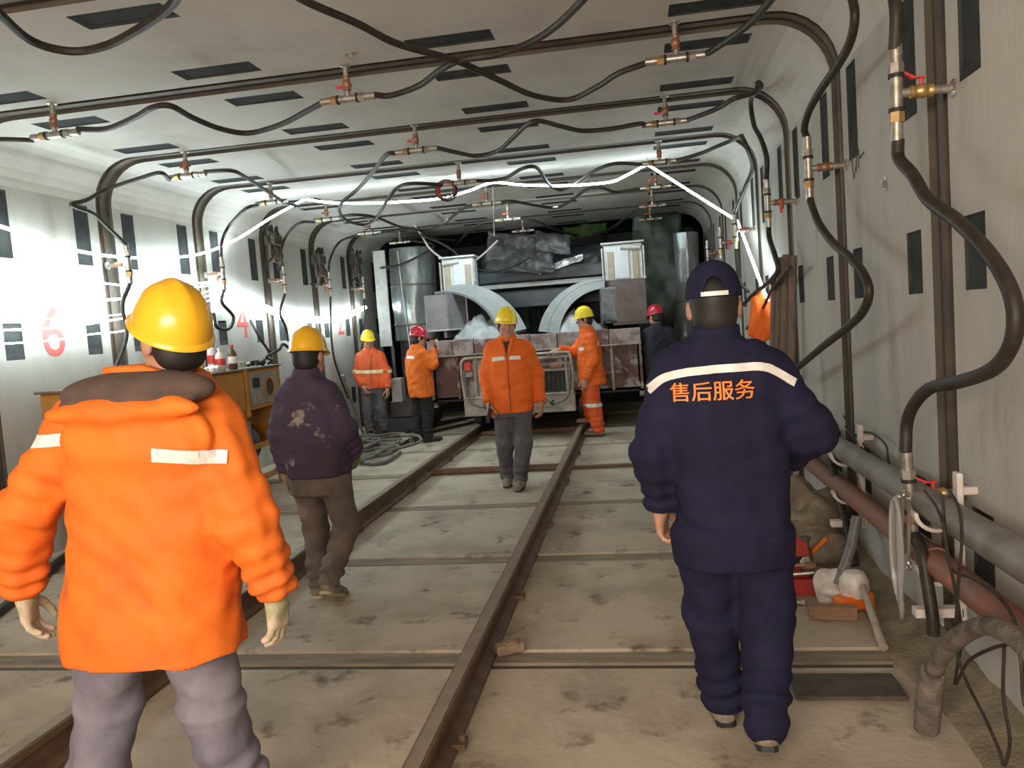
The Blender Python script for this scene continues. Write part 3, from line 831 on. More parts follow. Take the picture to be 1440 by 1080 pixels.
    # ---- head gear
    if sp.get('hat'):
        PEOPLE[key]['hat'] = hat(root, H_(0, 0.0, 0.045), R@np.array(Matrix.Rotation(math.radians(sp.get('hattilt', 0)), 3, 'X')), sp['hat'], big=sp.get('hatbig', 1.0))
    if sp.get('cap'): cap(root, H_(0, -0.004, 0.04), R, sp['cap'])
    return root
def on_cloth(key, o, d, which='bvh', off=0.004):
    d = Vector(d).normalized()
    hit = PEOPLE[key][which].ray_cast(Vector(o), d)
    if hit[0] is None: return None
    return hit[0]-d*off
def band(key, name, m, path, width, d, far=1.0, which='bvh', n=14, off=0.005, across=None):
    """tape laid on the cloth along a path of points (relative to the base), thrown onto it along d"""
    d = Vector(d).normalized(); P = spline(path, n) if len(path) > 2 else [Vector(path[0]).lerp(Vector(path[1]), i/12) for i in range(13)]; mb = MB(); rows = []
    for i, p in enumerate(P):
        t = (P[min(i+1, len(P)-1)]-P[max(i-1, 0)]).normalized()
        up = d.cross(t).normalized() if across is None else Vector(across).normalized()
        r = []
        for w in (-0.5, 0.0, 0.5):
            h = on_cloth(key, p+up*(w*width)-d*far, d, which, off)
            r.append(h)
        rows.append(r)
    for a, b in zip(rows[:-1], rows[1:]):
        for j in (0, 1):
            q = (a[j], a[j+1], b[j+1], b[j])
            if all(x is not None for x in q) and max((q[0]-q[2]).length, (q[1]-q[3]).length) < width*2+0.06: mb.raw(q, [(0, 1, 2, 3)])
    if mb.f:
        o = mb.build(name, m, PEOPLE[key]['jacket'] if which == 'bvh' else PEOPLE[key]['root'])
        md = o.modifiers.new('thick', 'SOLIDIFY'); md.thickness = 0.002
        return o
def hoop(key, name, m, c, axis, r, width, which='bvh', n=28, arc=(0, 2*math.pi), off=0.004):
    """tape around a limb: rays shot inward at the axis"""
    a = Vector(axis).normalized(); x = a.orthogonal().normalized(); y = a.cross(x); mb = MB(); rows = []
    for i in range(n+1):
        t = arc[0]+(arc[1]-arc[0])*i/n
        u = x*math.cos(t)+y*math.sin(t)
        rows.append([on_cloth(key, Vector(c)+a*w*width+u*r, -u, which, off) for w in (-0.5, 0.0, 0.5)])
    for p, q in zip(rows[:-1], rows[1:]):
        for j in (0, 1):
            z = (p[j], p[j+1], q[j+1], q[j])
            if all(k is not None for k in z) and (z[0]-z[2]).length < 0.12: mb.raw(z, [(0, 1, 2, 3)])
    if mb.f:
        o = mb.build(name, m, PEOPLE[key]['root'])
        md = o.modifiers.new('thick', 'SOLIDIFY'); md.thickness = 0.002
        return o
# ---------------------------------------------------------------- the eight workers
def hood(F):
    F.ell((0.03, -0.105, 1.235), (0.225, 0.068, 0.135), None, 0.015)
    F.ell((0.03, -0.148, 1.327), (0.232, 0.042, 0.04), None, 0.02)
person('orange_back', 'person seen from behind in orange hooded jacket and amber hard hat, largest figure at left', (-1.42, 2.1), 0, 0.0075, dict(
    head=(0.11, 0.0, 1.505), hyaw=56, hpitch=4, hroll=0, hattilt=23, hatbig=1.05, neck=(0.07, -0.01, 1.395),
    shA=(-0.215, 0, 1.31), elA=(-0.42, -0.02, 1.03), wrA=(-0.485, 0.02, 0.80), hdA=(-0.03, 0.06, -1), pnA=(1, 0.3, 0), thA=(0, 1, 0), cuA=0.45, gloveA=1,
    shB=(0.205, 0, 1.285), elB=(0.295, -0.03, 0.99), wrB=(0.335, 0.02, 0.775), hdB=(0.02, 0.05, -1), pnB=(-1, 0.2, 0), thB=(-0.3, 1, 0), cuB=0.40, gloveB=1, glove=GLOVE,
    hiA=(-0.17, 0, 0.78), knA=(-0.25, 0.03, 0.42), anA=(-0.31, -0.03, 0.09), toeA=8,
    hiB=(0.06, 0, 0.78), knB=(0.10, 0.02, 0.42), anB=(0.145, 0.06, 0.09), toeB=-6,
    torso=[(0.60, -0.05, 0, 0.27, 0.17), (0.72, -0.05, 0, 0.268, 0.165), (0.85, -0.035, 0, 0.255, 0.16), (1.0, -0.01, 0, 0.25, 0.16), (1.15, 0, 0, 0.26, 0.15), (1.28, 0.01, 0, 0.24, 0.13), (1.38, 0.03, 0, 0.17, 0.10)],
    sleeve=(0.09, 0.082, 0.062), leg=(0.112, 0.090, 0.082), hipw=(0.21, 0.14), waist=0.80, crotch=0.67, hemleg=0.03,
    collar=0.03, jmat=ORANGE2, tmat=DENIM, smat=SHOEG, hat=HATY, wamp=0.0055, seed=5, wl=0.115, fold=0.006, jacket_extra=[hood]))
k = PEOPLE['orange_back']
f = Field((-0.4, -0.3, 1.2), (0.4, 0.2, 1.55), 0.007)
f.ell((0.03, -0.075, 1.375), (0.235, 0.085, 0.062), None, 0)
f.ell((0.03, -0.125, 1.352), (0.205, 0.05, 0.03), None, 0.02)
v, q = f.net(); npobj('hood_lining', v, q, LINING, k['jacket'])
f = Field((-0.2, -0.3, 1.3), (0.4, 0.25, 1.55), 0.007)
f.loft([(1.33, 0.04, 0.0, 0.185, 0.125), (1.40, 0.05, 0.0, 0.155, 0.11), (1.45, 0.045, 0.005, 0.15, 0.105)], 0, 0, 2.1)
f.ell((0.075, 0.01, 1.475), (0.115, 0.09, 0.085), None, 0.01, minus=True)
n_ = vec((0.35, 0.0, 1.0)); f.keep(n_, n_@vec((0.05, 0, 1.455)))
v, q = f.net(); npobj('collar', v, q, ORANGE2, k['jacket'])
band('orange_back', 'reflective_strip', REFL, [(-0.33, 0, 1.250), (-0.20, 0, 1.255)], 0.036, (0, 1, 0))
band('orange_back', 'reflective_strip', REFL, [(0.115, 0, 1.207), (0.285, 0, 1.180)], 0.038, (0, 1, 0))

person('navy_back', 'person seen from behind in navy coverall and navy peaked cap, right foreground', (0.27, 2.72), 0, 0.0075, dict(
    head=(-0.01, 0.0, 1.487), hyaw=-3, neck=(-0.01, -0.01, 1.385),
    shA=(-0.15, 0, 1.305), elA=(-0.235, -0.02, 1.03), wrA=(-0.225, 0.05, 0.835), hdA=(0.02, 0.15, -1), pnA=(0.9, -0.4, 0.1), thA=(0, 1, 0), cuA=0.75,
    shB=(0.14, 0, 1.29), elB=(0.283, -0.01, 1.07), wrB=(0.245, 0.165, 0.955), hdB=(-0.25, 0.9, -0.35), pnB=(-0.9, 0, -0.4), thB=(0, 0, 1), cuB=0.6,
    hiA=(-0.085, 0, 0.78), knA=(-0.065, 0.09, 0.42), anA=(-0.04, 0.14, 0.085), toeA=5,
    hiB=(0.105, 0, 0.78), knB=(0.115, 0.04, 0.42), anB=(0.075, -0.10, 0.115), toeB=-5, tipB=-0.30,
    torso=[(0.74, 0.02, 0, 0.182, 0.132), (0.85, 0.015, 0, 0.188, 0.138), (0.95, 0.012, 0, 0.192, 0.14), (1.1, 0, 0, 0.21, 0.145), (1.22, 0, 0, 0.215, 0.135), (1.30, 0, 0, 0.19, 0.112), (1.38, 0, 0, 0.12, 0.085)],
    sleeve=(0.086, 0.078, 0.056), leg=(0.108, 0.092, 0.075), hipw=(0.19, 0.14), waist=0.85, crotch=0.64,
    collar=0.045, jmat=NAVY, tmat=NAVY, smat=SHOEG, cap=NAVY, wamp=0.005, seed=8, wl=0.14, fold=0.005, jname='coverall_top'))
band('navy_back', 'reflective_strip', REFL, [(-0.245, 0, 1.235), (-0.185, 0, 1.277), (-0.09, 0, 1.293), (0.05, 0, 1.297), (0.135, 0, 1.290), (0.225, 0, 1.235)], 0.026, (0, 1, 0))
k = PEOPLE['navy_back']
LETTER = mat('orange_lettering', (0.95, 0.25, 0.03), 0.6)
me = text_mesh('售后服务', 0.074, LETTER, 'lettering')
bm = bmesh.new(); bm.from_mesh(me)
xs = [v.co.x for v in bm.verts]; zs = [v.co.y for v in bm.verts]
bmesh.ops.triangulate(bm, faces=bm.faces[:])
bmesh.ops.subdivide_edges(bm, edges=[e for e in bm.edges if e.calc_length() > 0.012], cuts=2)
w = 0.262/(max(xs)-min(xs)); cx = (max(xs)+min(xs))/2; cz = (max(zs)+min(zs))/2
for v in bm.verts:
    x, z = (v.co.x-cx)*w-0.042, (v.co.y-cz)*w*0.98+1.228
    h = on_cloth('navy_back', (x, -1, z), (0, 1, 0), 'bvh', 0.005)
    v.co = h if h is not None else Vector((x, -0.15, z))
d2 = bmesh.ops.duplicate(bm, geom=bm.verts[:]+bm.edges[:]+bm.faces[:])
for v in [g for g in d2['geom'] if isinstance(g, bmesh.types.BMVert)]: v.co += Vector((0.0016, -0.0006, 0.0008))
bm.to_mesh(me); bm.free()
link(bpy.data.objects.new('lettering', me), k['jacket'])['label'] = 'orange service lettering across the back'
mb = MB(); mb.tube([k['H'](0.058*math.cos(a), -0.012+0.058*math.sin(a), -0.088-0.01*math.sin(a)) for a in [math.pi*(1.0+q/10) for q in range(11)]], 0.008, 6); mb.build('shirt_collar', mat('pale_shirt', (0.62, 0.58, 0.5), 0.8), k['root'])

person('purple_back', 'person seen from behind in mud-smeared dark purple jacket and amber hard hat', (-1.86, 4.25), 0, 0.009, dict(
    head=(0.02, 0.01, 1.385), hyaw=-6, hpitch=-6, neck=(0.0, 0.0, 1.28), hatbig=1.0,
    shA=(-0.125, 0, 1.19), elA=(-0.175, -0.03, 0.955), wrA=(-0.185, 0.02, 0.755), hdA=(0, 0.1, -1), pnA=(1, 0, 0), cuA=0.5, gloveA=1, glove=GLOVED,
    shB=(0.115, 0, 1.19), elB=(0.215, -0.02, 0.965), wrB=(0.205, 0.10, 0.83), hdB=(-0.1, 0.7, -0.7), pnB=(-1, 0, 0), cuB=0.6, gloveB=1,
    hiA=(-0.06, 0, 0.72), knA=(-0.055, 0.07, 0.39), anA=(-0.05, 0.02, 0.085), toeA=8,
    hiB=(0.105, 0, 0.72), knB=(0.16, 0.0, 0.40), anB=(0.085, -0.14, 0.14), toeB=-2, tipB=-0.45,
    torso=[(0.71, 0.03, 0, 0.182, 0.135), (0.8, 0.03, 0, 0.186, 0.14), (0.95, 0.015, 0, 0.185, 0.14), (1.1, 0, 0, 0.175, 0.132), (1.19, 0, 0, 0.15, 0.112), (1.27, 0, 0, 0.10, 0.08)],
    sleeve=(0.074, 0.068, 0.053), leg=(0.096, 0.073, 0.062), hipw=(0.168, 0.125), waist=0.80, crotch=0.62,
    collar=0.05, jmat=PURPLE, tmat=BROWNT, smat=SHOEG, hat=HATY, solemat=mat('pale_sole', (0.55, 0.48, 0.3), 0.7), wamp=0.005, seed=14, wl=0.12, fold=0.0055))

person('center', 'person walking towards us between the rails in orange jacket, grey trousers and yellow hard hat', (-1.16, 7.15), 180, 0.0075, dict(
    head=(0.0, -0.02, 1.478), hyaw=200, hpitch=-2, hroll=-4, neck=(0, 0.0, 1.35), face=1,
    shA=(-0.145, 0, 1.295), elA=(-0.222, 0.02, 1.035), wrA=(-0.205, -0.09, 0.81), hdA=(0.03, -0.25, -1), pnA=(0.8, 0.5, 0), thA=(0, -1, 0), cuA=0.7,
    shB=(0.155, 0.01, 1.28), elB=(0.225, 0.05, 1.02), wrB=(0.262, 0.02, 0.79), hdB=(0.02, -0.1, -1), pnB=(-0.9, 0.4, 0), thB=(0, -1, 0), cuB=0.55,
    hiA=(-0.085, 0, 0.78), knA=(-0.095, -0.02, 0.41), anA=(-0.11, 0.08, 0.085), toeA=186,
    hiB=(0.085, 0, 0.78), knB=(0.085, -0.07, 0.41), anB=(0.04, -0.10, 0.085), toeB=178,
    torso=[(0.69, -0.01, 0, 0.205, 0.14), (0.85, 0, 0, 0.20, 0.14), (1.0, 0.01, 0, 0.198, 0.14), (1.15, 0.01, 0, 0.20, 0.14), (1.26, 0.005, 0, 0.18, 0.12), (1.345, 0.0, 0, 0.11, 0.085)],
    sleeve=(0.08, 0.074, 0.055), leg=(0.10, 0.08, 0.066), hipw=(0.18, 0.125), waist=0.80, crotch=0.66,
    collar=0.045, jmat=ORANGE, tmat=DARKT, smat=SHOEG, hat=HATL, seed=21, wl=0.13, wamp=0.006))
for a, b in ((-0.135, -0.02), (0.03, 0.125)):
    band('center', 'reflective_strip', REFL, [(a, 0, 1.185), (b, 0, 1.192)], 0.036, (0, 1, 0)) if 0 else band('center', 'reflective_strip', REFL, [(a, 0, 1.185), (b, 0, 1.192)], 0.036, (0, -1, 0), far=-1.0) if 0 else None
def front_band(key, a, b, z0, z1, w, m, name='reflective_strip'):
    P = [Vector((a+(b-a)*t/10, 0, z0+(z1-z0)*t/10)) for t in range(11)]; mb = MB(); rows = []
    for p in P: rows.append([on_cloth(key, p+Vector((0, -1, s*w)), (0, 1, 0), 'bvh', 0.005) for s in (-0.5, 0, 0.5)])
    for r, q in zip(rows[:-1], rows[1:]):
        for j in (0, 1):
            z = (r[j], r[j+1], q[j+1], q[j])
            if all(k is not None for k in z): mb.raw(z, [(0, 1, 2, 3)])
    o = mb.build(name, m, PEOPLE[key]['jacket']); md = o.modifiers.new('thick', 'SOLIDIFY'); md.thickness = 0.002
front_band('center', -0.135, -0.015, 1.183, 1.19, 0.034, REFL)
front_band('center', 0.025, 0.125, 1.19, 1.185, 0.034, REFL)
k = PEOPLE['center']
def placket(key, pts, m, r, name):
    mb = MB(); P = []
    for x, z in pts:
        h = on_cloth(key, (x, -1, z), (0, 1, 0), 'bvh', 0.001)
        if h is not None: P.append(h)
    if len(P) > 1: mb.tube(P, r, 5); mb.build(name, m, PEOPLE[key]['jacket'])
SEAM = mat('dark_seam', (0.30, 0.055, 0.01), 0.8)
placket('center', [(0.005, 1.18-0.04*i) for i in range(13)], SEAM, 0.005, 'front_seam')
mb = MB(); mb.raw([on_cloth('center', (x, -1, z), (0, 1, 0), 'bvh', 0.004) for x, z in ((-0.035, 1.36), (0.045, 1.35), (0.03, 1.25), (0.008, 1.19), (-0.012, 1.25))], [(0, 1, 2, 3, 4)]); mb.build('dark_shirt', BLACK, k['jacket'])
for a in (-1, 1):
    mb = MB(); P = [on_cloth('center', (0.005+a*t[0], -1, t[1]), (0, 1, 0), 'bvh', 0.006) for t in ((0.012, 1.19), (0.03, 1.27), (0.055, 1.35))]
    mb.tube(P, [0.012, 0.02, 0.02], 6, 4); mb.build('lapel', ORANGE, k['jacket'], smooth=True)
hand = vec((-0.195, -0.135, 0.70))
mb = MB(); mb.box(hand+vec((0.0, -0.02, -0.02)), (0.03, 0.055, 0.13), Matrix.Rotation(0.2, 3, 'Y')); mb.cyl(hand+vec((0.01, -0.03, 0.04)), hand+vec((0.015, -0.03, 0.09)), 0.006)
rd = mb.build('handheld_radio', BLACK, bevel=0.006); rd.location = (-1.16, 7.15, 0); tag(rd, 'small black radio held in the hand of the worker walking towards us', 'radio')

person('left', 'person at the far left wall, orange jacket with yellow waist band, lemon hard hat', (-3.92, 11.3), 200, 0.009, dict(
    head=(0.0, -0.03, 1.39), hyaw=212, hpitch=-8, neck=(0, 0, 1.275), face=1,
    shA=(-0.145, 0, 1.19), elA=(-0.205, -0.02, 0.93), wrA=(-0.10, -0.15, 0.76), hdA=(0.4, -0.3, -0.8), pnA=(0.6, 0.7, 0), thA=(0.5, -0.5, 0.3), cuA=0.6,
    shB=(0.145, 0.03, 1.18), elB=(0.225, 0.02, 0.93), wrB=(0.25, -0.06, 0.70), hdB=(0.05, -0.15, -1), pnB=(-0.9, 0.3, 0), thB=(0, -1, 0), cuB=0.5,
    hiA=(-0.08, 0, 0.72), knA=(-0.10, -0.03, 0.40), anA=(-0.11, 0.02, 0.085), toeA=190,
    hiB=(0.09, 0.02, 0.72), knB=(0.10, -0.02, 0.40), anB=(0.115, 0.05, 0.085), toeB=225,
    torso=[(0.69, 0.01, 0, 0.195, 0.14), (0.76, 0.01, 0, 0.20, 0.145), (0.88, 0.0, 0, 0.198, 0.145), (1.0, 0, 0, 0.195, 0.14), (1.12, 0, 0, 0.185, 0.13), (1.19, 0, 0, 0.155, 0.11), (1.27, 0, 0, 0.10, 0.085)],
    sleeve=(0.076, 0.072, 0.056), leg=(0.10, 0.085, 0.072), hipw=(0.175, 0.13), waist=0.8, crotch=0.62,
    collar=0.04, jmat=mat('orange_red_workwear', (0.80, 0.13, 0.03), 0.65, col2=(0.65, 0.09, 0.02), scale=7), tmat=DARKT, smat=SHOEB, hat=HATL, seed=31, wl=0.12))
hoop('left', 'reflective_strip', REFY, (0, 0, 0.945), (0.05, 0, 1), 0.5, 0.05, n=40)
placket('left', [(0.06-0.002*i, 1.2-0.04*i) for i in range(12)], SEAM, 0.006, 'front_seam')

person('phone', 'person in orange jacket, black trousers and red hard hat raising a phone beside the hopper', (-2.90, 10.27), -50, 0.009, dict(
    head=(0.03, 0.0, 1.385), hyaw=-58, hpitch=-8, neck=(0.0, 0, 1.275),
    shA=(-0.10, 0.11, 1.21), elA=(0.06, 0.28, 1.06), wrA=(0.20, 0.19, 1.20), hdA=(0.3, -0.5, 0.9), pnA=(-0.6, -0.6, 0.2), thA=(-0.5, -0.5, 0.4), cuA=0.5,
    shB=(0.09, -0.12, 1.20), elB=(0.225, -0.10, 1.04), wrB=(0.195, 0.06, 1.20), hdB=(0.1, 0.6, 0.8), pnB=(-0.7, 0.1, 0.3), thB=(-0.6, -0.2, 0.5), cuB=0.6,
    hiA=(-0.07, 0.05, 0.74), knA=(-0.075, 0.06, 0.41), anA=(-0.085, 0.03, 0.085), toeA=-45,
    hiB=(0.075, -0.06, 0.74), knB=(0.08, -0.04, 0.41), anB=(0.07, -0.06, 0.085), toeB=-62,
    torso=[(0.61, 0.02, 0, 0.19, 0.155), (0.75, 0.01, 0, 0.195, 0.16), (0.9, 0.0, 0, 0.195, 0.16), (1.05, -0.01, 0, 0.195, 0.155), (1.16, -0.01, 0, 0.18, 0.14), (1.23, 0, 0, 0.14, 0.11), (1.28, 0, 0, 0.09, 0.085)],
    sleeve=(0.078, 0.072, 0.055), leg=(0.10, 0.078, 0.066), hipw=(0.16, 0.125), waist=0.75, crotch=0.62,
    collar=0.045, jmat=ORANGE2, tmat=BLACKT, smat=SHOEB, hat=HATR, seed=41, wl=0.13))
band('phone', 'reflective_strip', REFL, [(-0.13, 0, 1.155), (0.0, 0, 1.145)], 0.035, (0.0, 1, 0))
mb = MB(); mb.box((0.235, 0.155, 1.285), (0.075, 0.012, 0.15), Matrix.Rotation(-0.9, 3, 'Z')); ph = mb.build('phone', mat('phone_case', (0.7, 0.72, 0.72), 0.3), bevel=0.004)
ph.location = (-2.90, 10.27, 0); tag(ph, 'pale phone held up by the worker in the red hard hat beside the hopper', 'phone')

person('wagon', 'person in full orange suit and yellow hard hat reaching over to the wagon', (-0.60, 10.08), 82, 0.009, dict(
    head=(-0.035, 0.02, 1.475), hyaw=96, hpitch=-6, neck=(-0.01, 0.0, 1.35), face=1,
    shA=(-0.06, 0.145, 1.25), elA=(-0.20, 0.14, 1.07), wrA=(-0.36, 0.06, 1.12), hdA=(-1, -0.2, -0.1), pnA=(0, 0.3, -1), thA=(0, -1, 0.2), cuA=0.35,
    shB=(0.03, -0.155, 1.25), elB=(0.065, -0.20, 0.985), wrB=(-0.045, -0.20, 0.755), hdB=(-0.25, 0, -1), pnB=(-0.2, 1, 0), thB=(-1, 0, 0), cuB=0.5,
    hiA=(-0.01, 0.09, 0.78), knA=(-0.06, 0.09, 0.47), anA=(-0.04, 0.13, 0.228), toeA=88,
    hiB=(0.0, -0.08, 0.78), knB=(0.015, -0.09, 0.41), anB=(0.055, -0.09, 0.085), toeB=80,
    torso=[(0.65, 0.015, 0, 0.195, 0.172), (0.8, 0.01, 0, 0.19, 0.168), (0.95, 0.0, 0, 0.19, 0.155), (1.1, 0, 0, 0.195, 0.15), (1.22, 0, 0, 0.175, 0.125), (1.30, -0.005, 0, 0.13, 0.10), (1.35, -0.01, 0, 0.10, 0.085)],
    sleeve=(0.078, 0.07, 0.052), leg=(0.108, 0.092, 0.082), hipw=(0.17, 0.14), waist=0.8, crotch=0.66,
    collar=0.045, jmat=ORANGE, tmat=mat('orange_trousers', (0.80, 0.115, 0.015), 0.65, col2=(0.62, 0.085, 0.012), scale=7), smat=SHOEG, hat=HATL, seed=51, wl=0.12))
hoop('wagon', 'reflective_strip', REFL, (0.01, -0.09, 0.40), (0.02, 0, 1), 0.22, 0.045, 'tbvh')
front_band('wagon', -0.12, -0.055, 1.115, 1.12, 0.04, REFL)
front_band('wagon', 0.115, 0.165, 1.17, 1.20, 0.045, REFL)

person('dark', 'person in dark navy jacket and red hard hat at the right end of the hopper', (0.27, 10.75), 20, 0.010, dict(
    head=(0.0, 0.01, 1.44), hyaw=35, hpitch=-10, neck=(0.01, 0, 1.325),
    shA=(-0.13, 0, 1.25), elA=(-0.17, 0.12, 1.03), wrA=(-0.13, 0.33, 1.05), hdA=(0, 1, 0), pnA=(0, 0, -1), thA=(1, 0, 0), cuA=0.5,
    shB=(0.16, 0, 1.25), elB=(0.22, 0.0, 0.98), wrB=(0.21, 0.06, 0.75), hdB=(0, 0.1, -1), pnB=(-1, 0, 0), cuB=0.5,
    hiA=(-0.08, 0, 0.76), knA=(-0.08, 0.02, 0.41), anA=(-0.09, 0.0, 0.085), toeA=15,
    hiB=(0.1, 0, 0.76), knB=(0.1, 0.02, 0.41), anB=(0.11, -0.04, 0.085), toeB=0,
    torso=[(0.66, 0.02, 0, 0.20, 0.145), (0.9, 0.015, 0, 0.20, 0.145), (1.1, 0.01, 0, 0.205, 0.14), (1.22, 0.01, 0, 0.18, 0.125), (1.31, 0.01, 0, 0.11, 0.085)],
    sleeve=(0.08, 0.074, 0.058), hipw=(0.17, 0.13), waist=0.8, crotch=0.64, collar=0.04,
    jmat=mat('dark_navy_jacket', (0.016, 0.018, 0.03), 0.8), tmat=BLACKT, smat=SHOEB, hat=HATR, seed=61, wl=0.13))
# ---------------------------------------------------------------- grouting tees
TEE_L = 0.20
def make_tee(valve, lever_side, lever=True):
    """local +z leaves the concrete, local x runs along the hose"""
    root = empty('grouting_tee', (0, 0, 0))
    m = MB(); m.lathe([(0.034, -0.004), (0.034, 0.006), (0.02, 0.012)], n=14); m.build('wall_flange', STEEL, root)
    m = MB(); m.cyl((0, 0, 0), (0, 0, 0.075), 0.0165, n=12); m.build('stem', STEEL, root, smooth=True)
    m = MB(); m.lathe([(0.019, 0.070), (0.024, 0.073), (0.024, 0.086), (0.020, 0.092), (0.027, 0.105), (0.027, 0.12), (0.020, 0.133), (0.024, 0.139), (0.024, 0.152), (0.019, 0.155)], n=12)
    v = m.build('ball_valve', valve, root, smooth=True)
    if lever == 'up':
        m = MB(); m.cyl((0.02, 0, 0.112), (0.046, 0, 0.112), 0.007, n=8)
        m.box((0.050, 0.0, 0.125), (0.006, 0.018, 0.05)); m.box((0.060, 0, 0.155), (0.008, 0.02, 0.045), Matrix.Rotation(0.5, 3, 'Y')); m.build('valve_lever', REDP, v)
    elif lever:
        m = MB(); m.cyl((0, lever_side*0.02, 0.112), (0, lever_side*0.046, 0.112), 0.008, n=8)
        m.box((-0.022, lever_side*0.044, 0.112), (0.075, 0.006, 0.014)); m.box((-0.062, lever_side*0.046, 0.112), (0.045, 0.009, 0.018)); m.build('valve_lever', REDP, v)
    m = MB(); m.cyl((0, 0, 0.15), (0, 0, 0.19), 0.017, n=12); m.cyl((-0.062, 0, TEE_L), (0.062, 0, TEE_L), 0.023, n=12); m.build('tee_body', STEEL, root, smooth=True)
    for s in (-1, 1):
        m = MB(); m.cyl((s*0.055, 0, TEE_L), (s*0.07, 0, TEE_L), 0.0285, n=12); m.build('seal_ring', BLACK, root)
        m = MB(); m.cyl((s*0.07, 0, TEE_L), (s*0.108, 0, TEE_L), 0.028, n=6); m.build('hex_nut', BRASS if s < 0 else STEEL, root)
        m = MB(); m.cyl((s*0.106, 0, TEE_L), (s*0.175, 0, TEE_L), 0.0215, 0.0225, n=12); m.build('hose_ferrule', STEEL, root, smooth=True)
    return root
tee_brass = make_tee(BRASS, 1, 'up')
tee_rusty = make_tee(COPPER, -1)
tee_bare = make_tee(COPPER, -1, False)
used = set()
def put_tee(proto, loc, ex, ez, label):
    r = proto if proto.name not in used else copy_tree(proto)
    used.add(proto.name)
    ex = Vector(ex).normalized(); ez = Vector(ez).normalized(); ey = ez.cross(ex).normalized(); ex = ey.cross(ez)
    M = Matrix((ex, ey, ez)).transposed().to_4x4(); M.translation = loc
    r.matrix_world = M
    tag(r, label, 'valve', 'grouting tees on the tunnel lining')
    return r
rows = [(4.76, 'in the nearest row'), (6.30, 'in the second row from the camera'), (7.88, 'in the third row from the camera'), (9.38, 'in the fourth row from the camera'), (10.95, 'in the fifth row from the camera'), (12.45, 'in the farthest row, by the shield')]
for i, (y, rn) in enumerate(rows):
    for x, cn in ((-3.65, 'left'), (-1.65, 'middle'), (0.32, 'right')):
        a = 0.10 if x < -3 else 0.02
        put_tee((tee_bare if i == 0 and x < -3 else (tee_rusty, tee_rusty, tee_bare)[i % 3]) if x != 0.32 else (tee_bare, tee_rusty)[i % 2], (x, y, H), (1, -0.03, a), (0, 0, -1), 'ceiling grouting tee, %s one %s' % (cn, rn))
put_tee(tee_brass, (XR, 3.22, 2.235), (0.02, 0, 1), (-1, 0, 0.02), 'wall grouting tee with yellow brass valve and red lever, nearest on right wall')
put_tee(tee_brass, (XR, 3.23, 0.72), (-0.06, -0.02, 1), (-1, 0, -0.05), 'dirty wall grouting tee low on the right wall above the pipes, nearest the camera')
for i, (y, nm) in enumerate(((4.74, 'second from the camera'), (6.14, 'third from the camera'), (8.05, 'fourth from the camera by the light strip'), (9.4, 'fifth from the camera'), (11.0, 'farthest of the row'))):
    put_tee((tee_bare, tee_rusty)[i % 2], (XR, y, 2.235), (0.0, 0, 1), (-1, 0, 0), 'right wall tee at head height, %s' % nm)
for i, (y, nm) in enumerate(((6.35, 'nearest, above the amber hard hat'), (7.95, 'second from the camera'), (9.45, 'third from the camera'), (10.95, 'fourth from the camera'), (12.4, 'farthest, beside the wrapped column'))):
    put_tee((tee_bare, tee_rusty)[i % 2], (XL, y, 2.25), (0.0, 0, 1), (1, 0, 0), 'left wall grouting tee at head height, %s' % nm)
# ---------------------------------------------------------------- hoses
TX = dict(l=-3.65, m=-1.65, r=0.32)
def ce(row, col, s):
    """where a hose meets a ceiling tee"""
    ex = Vector((1, -0.03, 0.10 if col == 'l' else 0.02)).normalized()
    return [Vector((TX[col], rows[row-1][0], H-TEE_L))+ex*(0.165*s)]
def wr(y, s): return [Vector((XR-TEE_L, y, 2.235+0.165*s))]
def wl(y, s): return [Vector((XL+TEE_L, y, 2.25+0.165*s))]
def hose(name, label, pts, r, m=None, cat='hose', group=None, n=8, sub=8):
    mb = MB(); mb.tube(pts, r, n, sub)
    o = mb.build(name, m or HOSE, smooth=True)
    rebase(o, pts[0])
    return tag(o, label, cat, group)
GH = 'grouting hoses under the ceiling'
hose('rubber_hose', 'thick black hose drooping at the top left corner of the picture', [(-2.434, 2.806, 2.930), (-2.538, 3.061, 2.930), (-2.635, 3.355, 2.930), (-2.566, 3.520, 2.930), (-2.374, 3.513, 2.930), (-2.095, 3.372, 2.930), (-1.854, 3.210, 2.930), (-1.657, 3.003, 2.930)], 0.020, group=GH)
hose('rubber_hose', 'black ceiling hose entering at top centre and dipping to the nearest right tee', [(-1.355, 3.105, 2.930), (-1.312, 3.353, 2.930), (-1.196, 3.648, 2.930), (-1.092, 3.981, 2.930), (-0.877, 4.325, 2.930), (-0.715, 4.747, 2.930), (-0.555, 5.154, 2.930), (-0.344, 5.348, 2.930), (-0.147, 5.134, 2.930), (-0.009, 4.908, 2.930)]+ce(1, 'r', -1), 0.0185, group=GH)
hose('rubber_hose', 'black ceiling hose rising from nearest middle tee to the top edge', ce(1, 'm', 1)+[(-1.386, 4.796, 2.930), (-1.173, 4.673, 2.930), (-0.986, 4.445, 2.930), (-0.838, 4.328, 2.930), (-0.640, 4.311, 2.930), (-0.452, 4.202, 2.930), (-0.305, 4.030, 2.930), (-0.165, 3.780, 2.930), (-0.041, 3.513, 2.930)], 0.0185, group=GH)
hose('rubber_hose', 'wavy black ceiling hose between nearest left and middle tees', ce(1, 'l', 1)+[(-3.283, 4.765, 2.930), (-2.975, 4.609, 2.930), (-2.761, 4.467, 2.930), (-2.655, 4.481, 2.930), (-2.676, 4.748, 2.930), (-2.659, 5.065, 2.930), (-2.547, 5.245, 2.930), (-2.260, 5.133, 2.930), (-1.990, 4.917, 2.930)]+ce(1, 'm', -1), 0.0185, group=GH)
